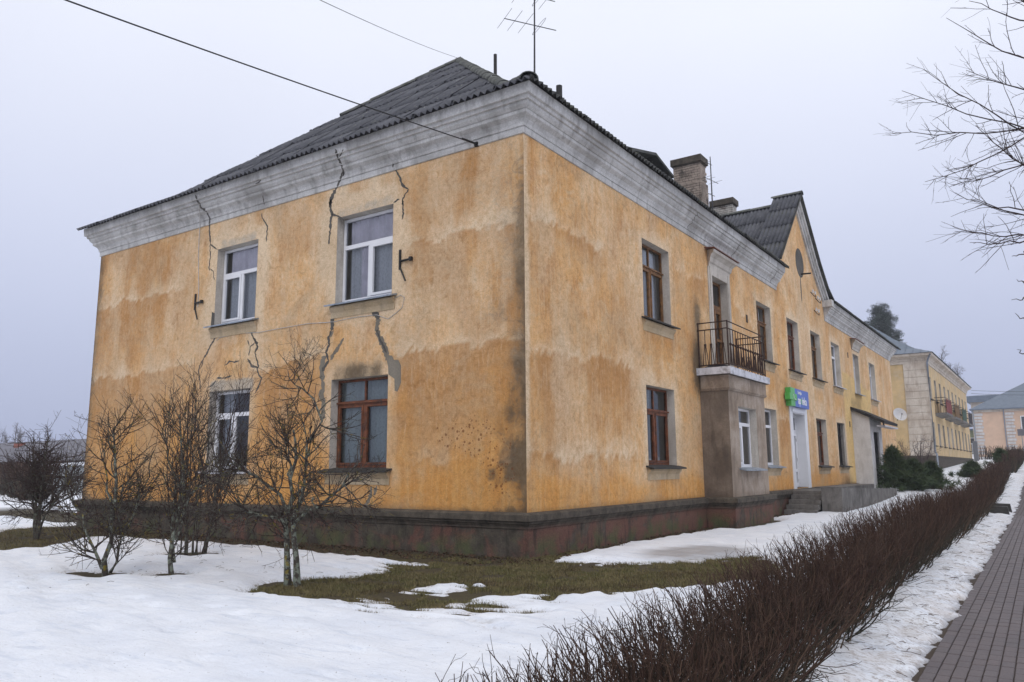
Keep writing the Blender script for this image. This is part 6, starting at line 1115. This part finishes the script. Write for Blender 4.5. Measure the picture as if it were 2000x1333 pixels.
m = MB(); m.box(-2.95, -1.75, 127.9, 128, 3.6, 5.9); wn = m.done('window', 'pvc', gh); m = MB(); m.box(-2.85, -2.4, 127.88, 127.9, 3.7, 4.9); m.box(-2.3, -1.85, 127.88, 127.9, 3.7, 4.9); m.box(-2.85, -1.85, 127.88, 127.9, 5.05, 5.8); m.done('pane', 'window_dark', wn)
m = MB(); m.box(1.35, 1.75, 78.5, 78.9, 1.5, 4.05); o = m.done('gate_post', 'grey_gate'); tag(o, 'grey gate panel at the far end of the second yellow house', 'gate')
q = at_depth(1995, 845, 75); sn = thing('road_sign', (q[0], q[1], gzf(q[1])), 'dark back of a square road sign on a thin pole at the right edge', 'sign'); m = MB(); m.tube([(q[0], q[1]+.05, gzf(q[1])), (q[0], q[1]+.05, q[2]+.5)], .035, 6); m.done('pole', 'zinc_pipe', sn); m = MB(); m.box(q[0]-.32, q[0]+.32, q[1], q[1]+.03, q[2]-.32, q[2]+.32); m.done('plate', 'far_roof', sn)
for k, (v0, v1) in enumerate(((763, 762), (769, 770))):
    a = at_depth(1897, v0, 96); b = at_depth(2080, v1, 90); wire('overhead_wire', a, b, 0.15, 0.018, ('upper of two overhead wires at the far right', 'lower of two overhead wires at the far right')[k])
# ------------------------------------------------------------------ far left: low houses, garage, thicket
h1 = thing('low_house', (-84, 26, 0.3), 'low house with long grey tiled roof and red chimney beyond the garden', 'house'); m = MB(); m.box(-108, -70, 28, 36, 0, 2.8); m.done('wall', 'fence_brown', h1); m = MB(); m.prism([(27.4, 2.7), (32, 5.1), (36.6, 2.7)], 0, 1); m.v = [(-108.5 if x_ < 0.5 else -69.5, y_, z_) for (y_, x_, z_) in m.v]; m.done('roof', 'far_roof', h1)
q = on(38, 872, 1, 31); m = MB(); m.box(q[0]-.5, q[0]+.5, 30.6, 31.4, 4.0, q[2]+.35); m.done('chimney', 'brick_red', h1); q = on(124, 884, 1, 31); m = MB(); m.box(q[0]-.35, q[0]+.35, 30.6, 31.4, 3.2, q[2]+.5); m.done('chimney', 'white_render', h1)
h2 = thing('shed_house', (-58, 30, 0.3), 'farther dark-roofed house just left of the house corner', 'house'); m = MB(); m.box(-86, -60, 44, 52, 0, 2.9); m.done('wall', 'zinc_pipe', h2); m = MB(); m.prism([(43.4, 2.8), (48, 5.4), (52.6, 2.8)], 0, 1); m.v = [(-86.5 if x_ < 0.5 else -59.5, y_, z_) for (y_, x_, z_) in m.v]; m.done('roof', 'far_roof', h2)
gr_ = thing('garage', (-56, 20, 0.2), 'pale garage with snow on its flat roof beyond the garden', 'garage'); m = MB(); m.box(-60, -46, 19, 25, 0, 2.05); m.done('wall', 'garage_white', gr_); m = MB(); m.hexa([(-60.3, 18.7, 2.05), (-45.7, 18.7, 2.05), (-45.7, 25.3, 2.2), (-60.3, 25.3, 2.2), (-60.3, 18.7, 2.15), (-45.7, 18.7, 2.15), (-45.7, 25.3, 2.6), (-60.3, 25.3, 2.6)]); m.done('roof', 'snow', gr_); m = MB(); m.box(-60.1, -45.9, 18.85, 18.98, 1.15, 1.3); m.done('dark_rail', 'fence_brown', gr_)
for k, u in enumerate((34, 52, 86, 127)):
    q = on(u, 960, 2, 0.15); m = MB(); m.tube([(q[0], q[1], 0), (q[0], q[1], 1.75)], 0.07, 6); m.tube([(q[0], q[1], 1.75), (q[0], q[1], 1.82)], [0.07, 0.02], 6); o = m.done('fence_post', 'fence_brown'); tag(o, ('dark fence post farthest left in the snow', 'second dark fence post from the left edge', 'dark fence post before the pale garage', 'dark fence post nearest the house corner')[k], 'post', 'fence posts in the left garden')
hd = hedge('thicket', 'dark reddish thicket between the snow and the low grey-roofed house', [(-62, 17.5), (-50, 13.5), (-40, 10.0)], lambda y: 13, 81, 1.4, lambda y: 0*y+2.3, 6.0)
# ------------------------------------------------------------------ damp winter air
def haze():
    g = G('haze'); v = g.n('ShaderNodeVolumePrincipled'); v.inputs['Color'].default_value = (0.86, 0.89, 0.97, 1); v.inputs['Density'].default_value = 0.0010; v.inputs['Anisotropy'].default_value = 0.2
    g.t.links.new(v.outputs[0], g.o.inputs['Volume']); m = MB(); m.box(-260, 120, -60, 240, -1.2, 40); o = link('haze', m.mesh('haze'), g.m); tag(o, 'thin grey winter haze filling the air over the whole street', 'haze', kind='stuff')
HAZE = True
if HAZE: haze()
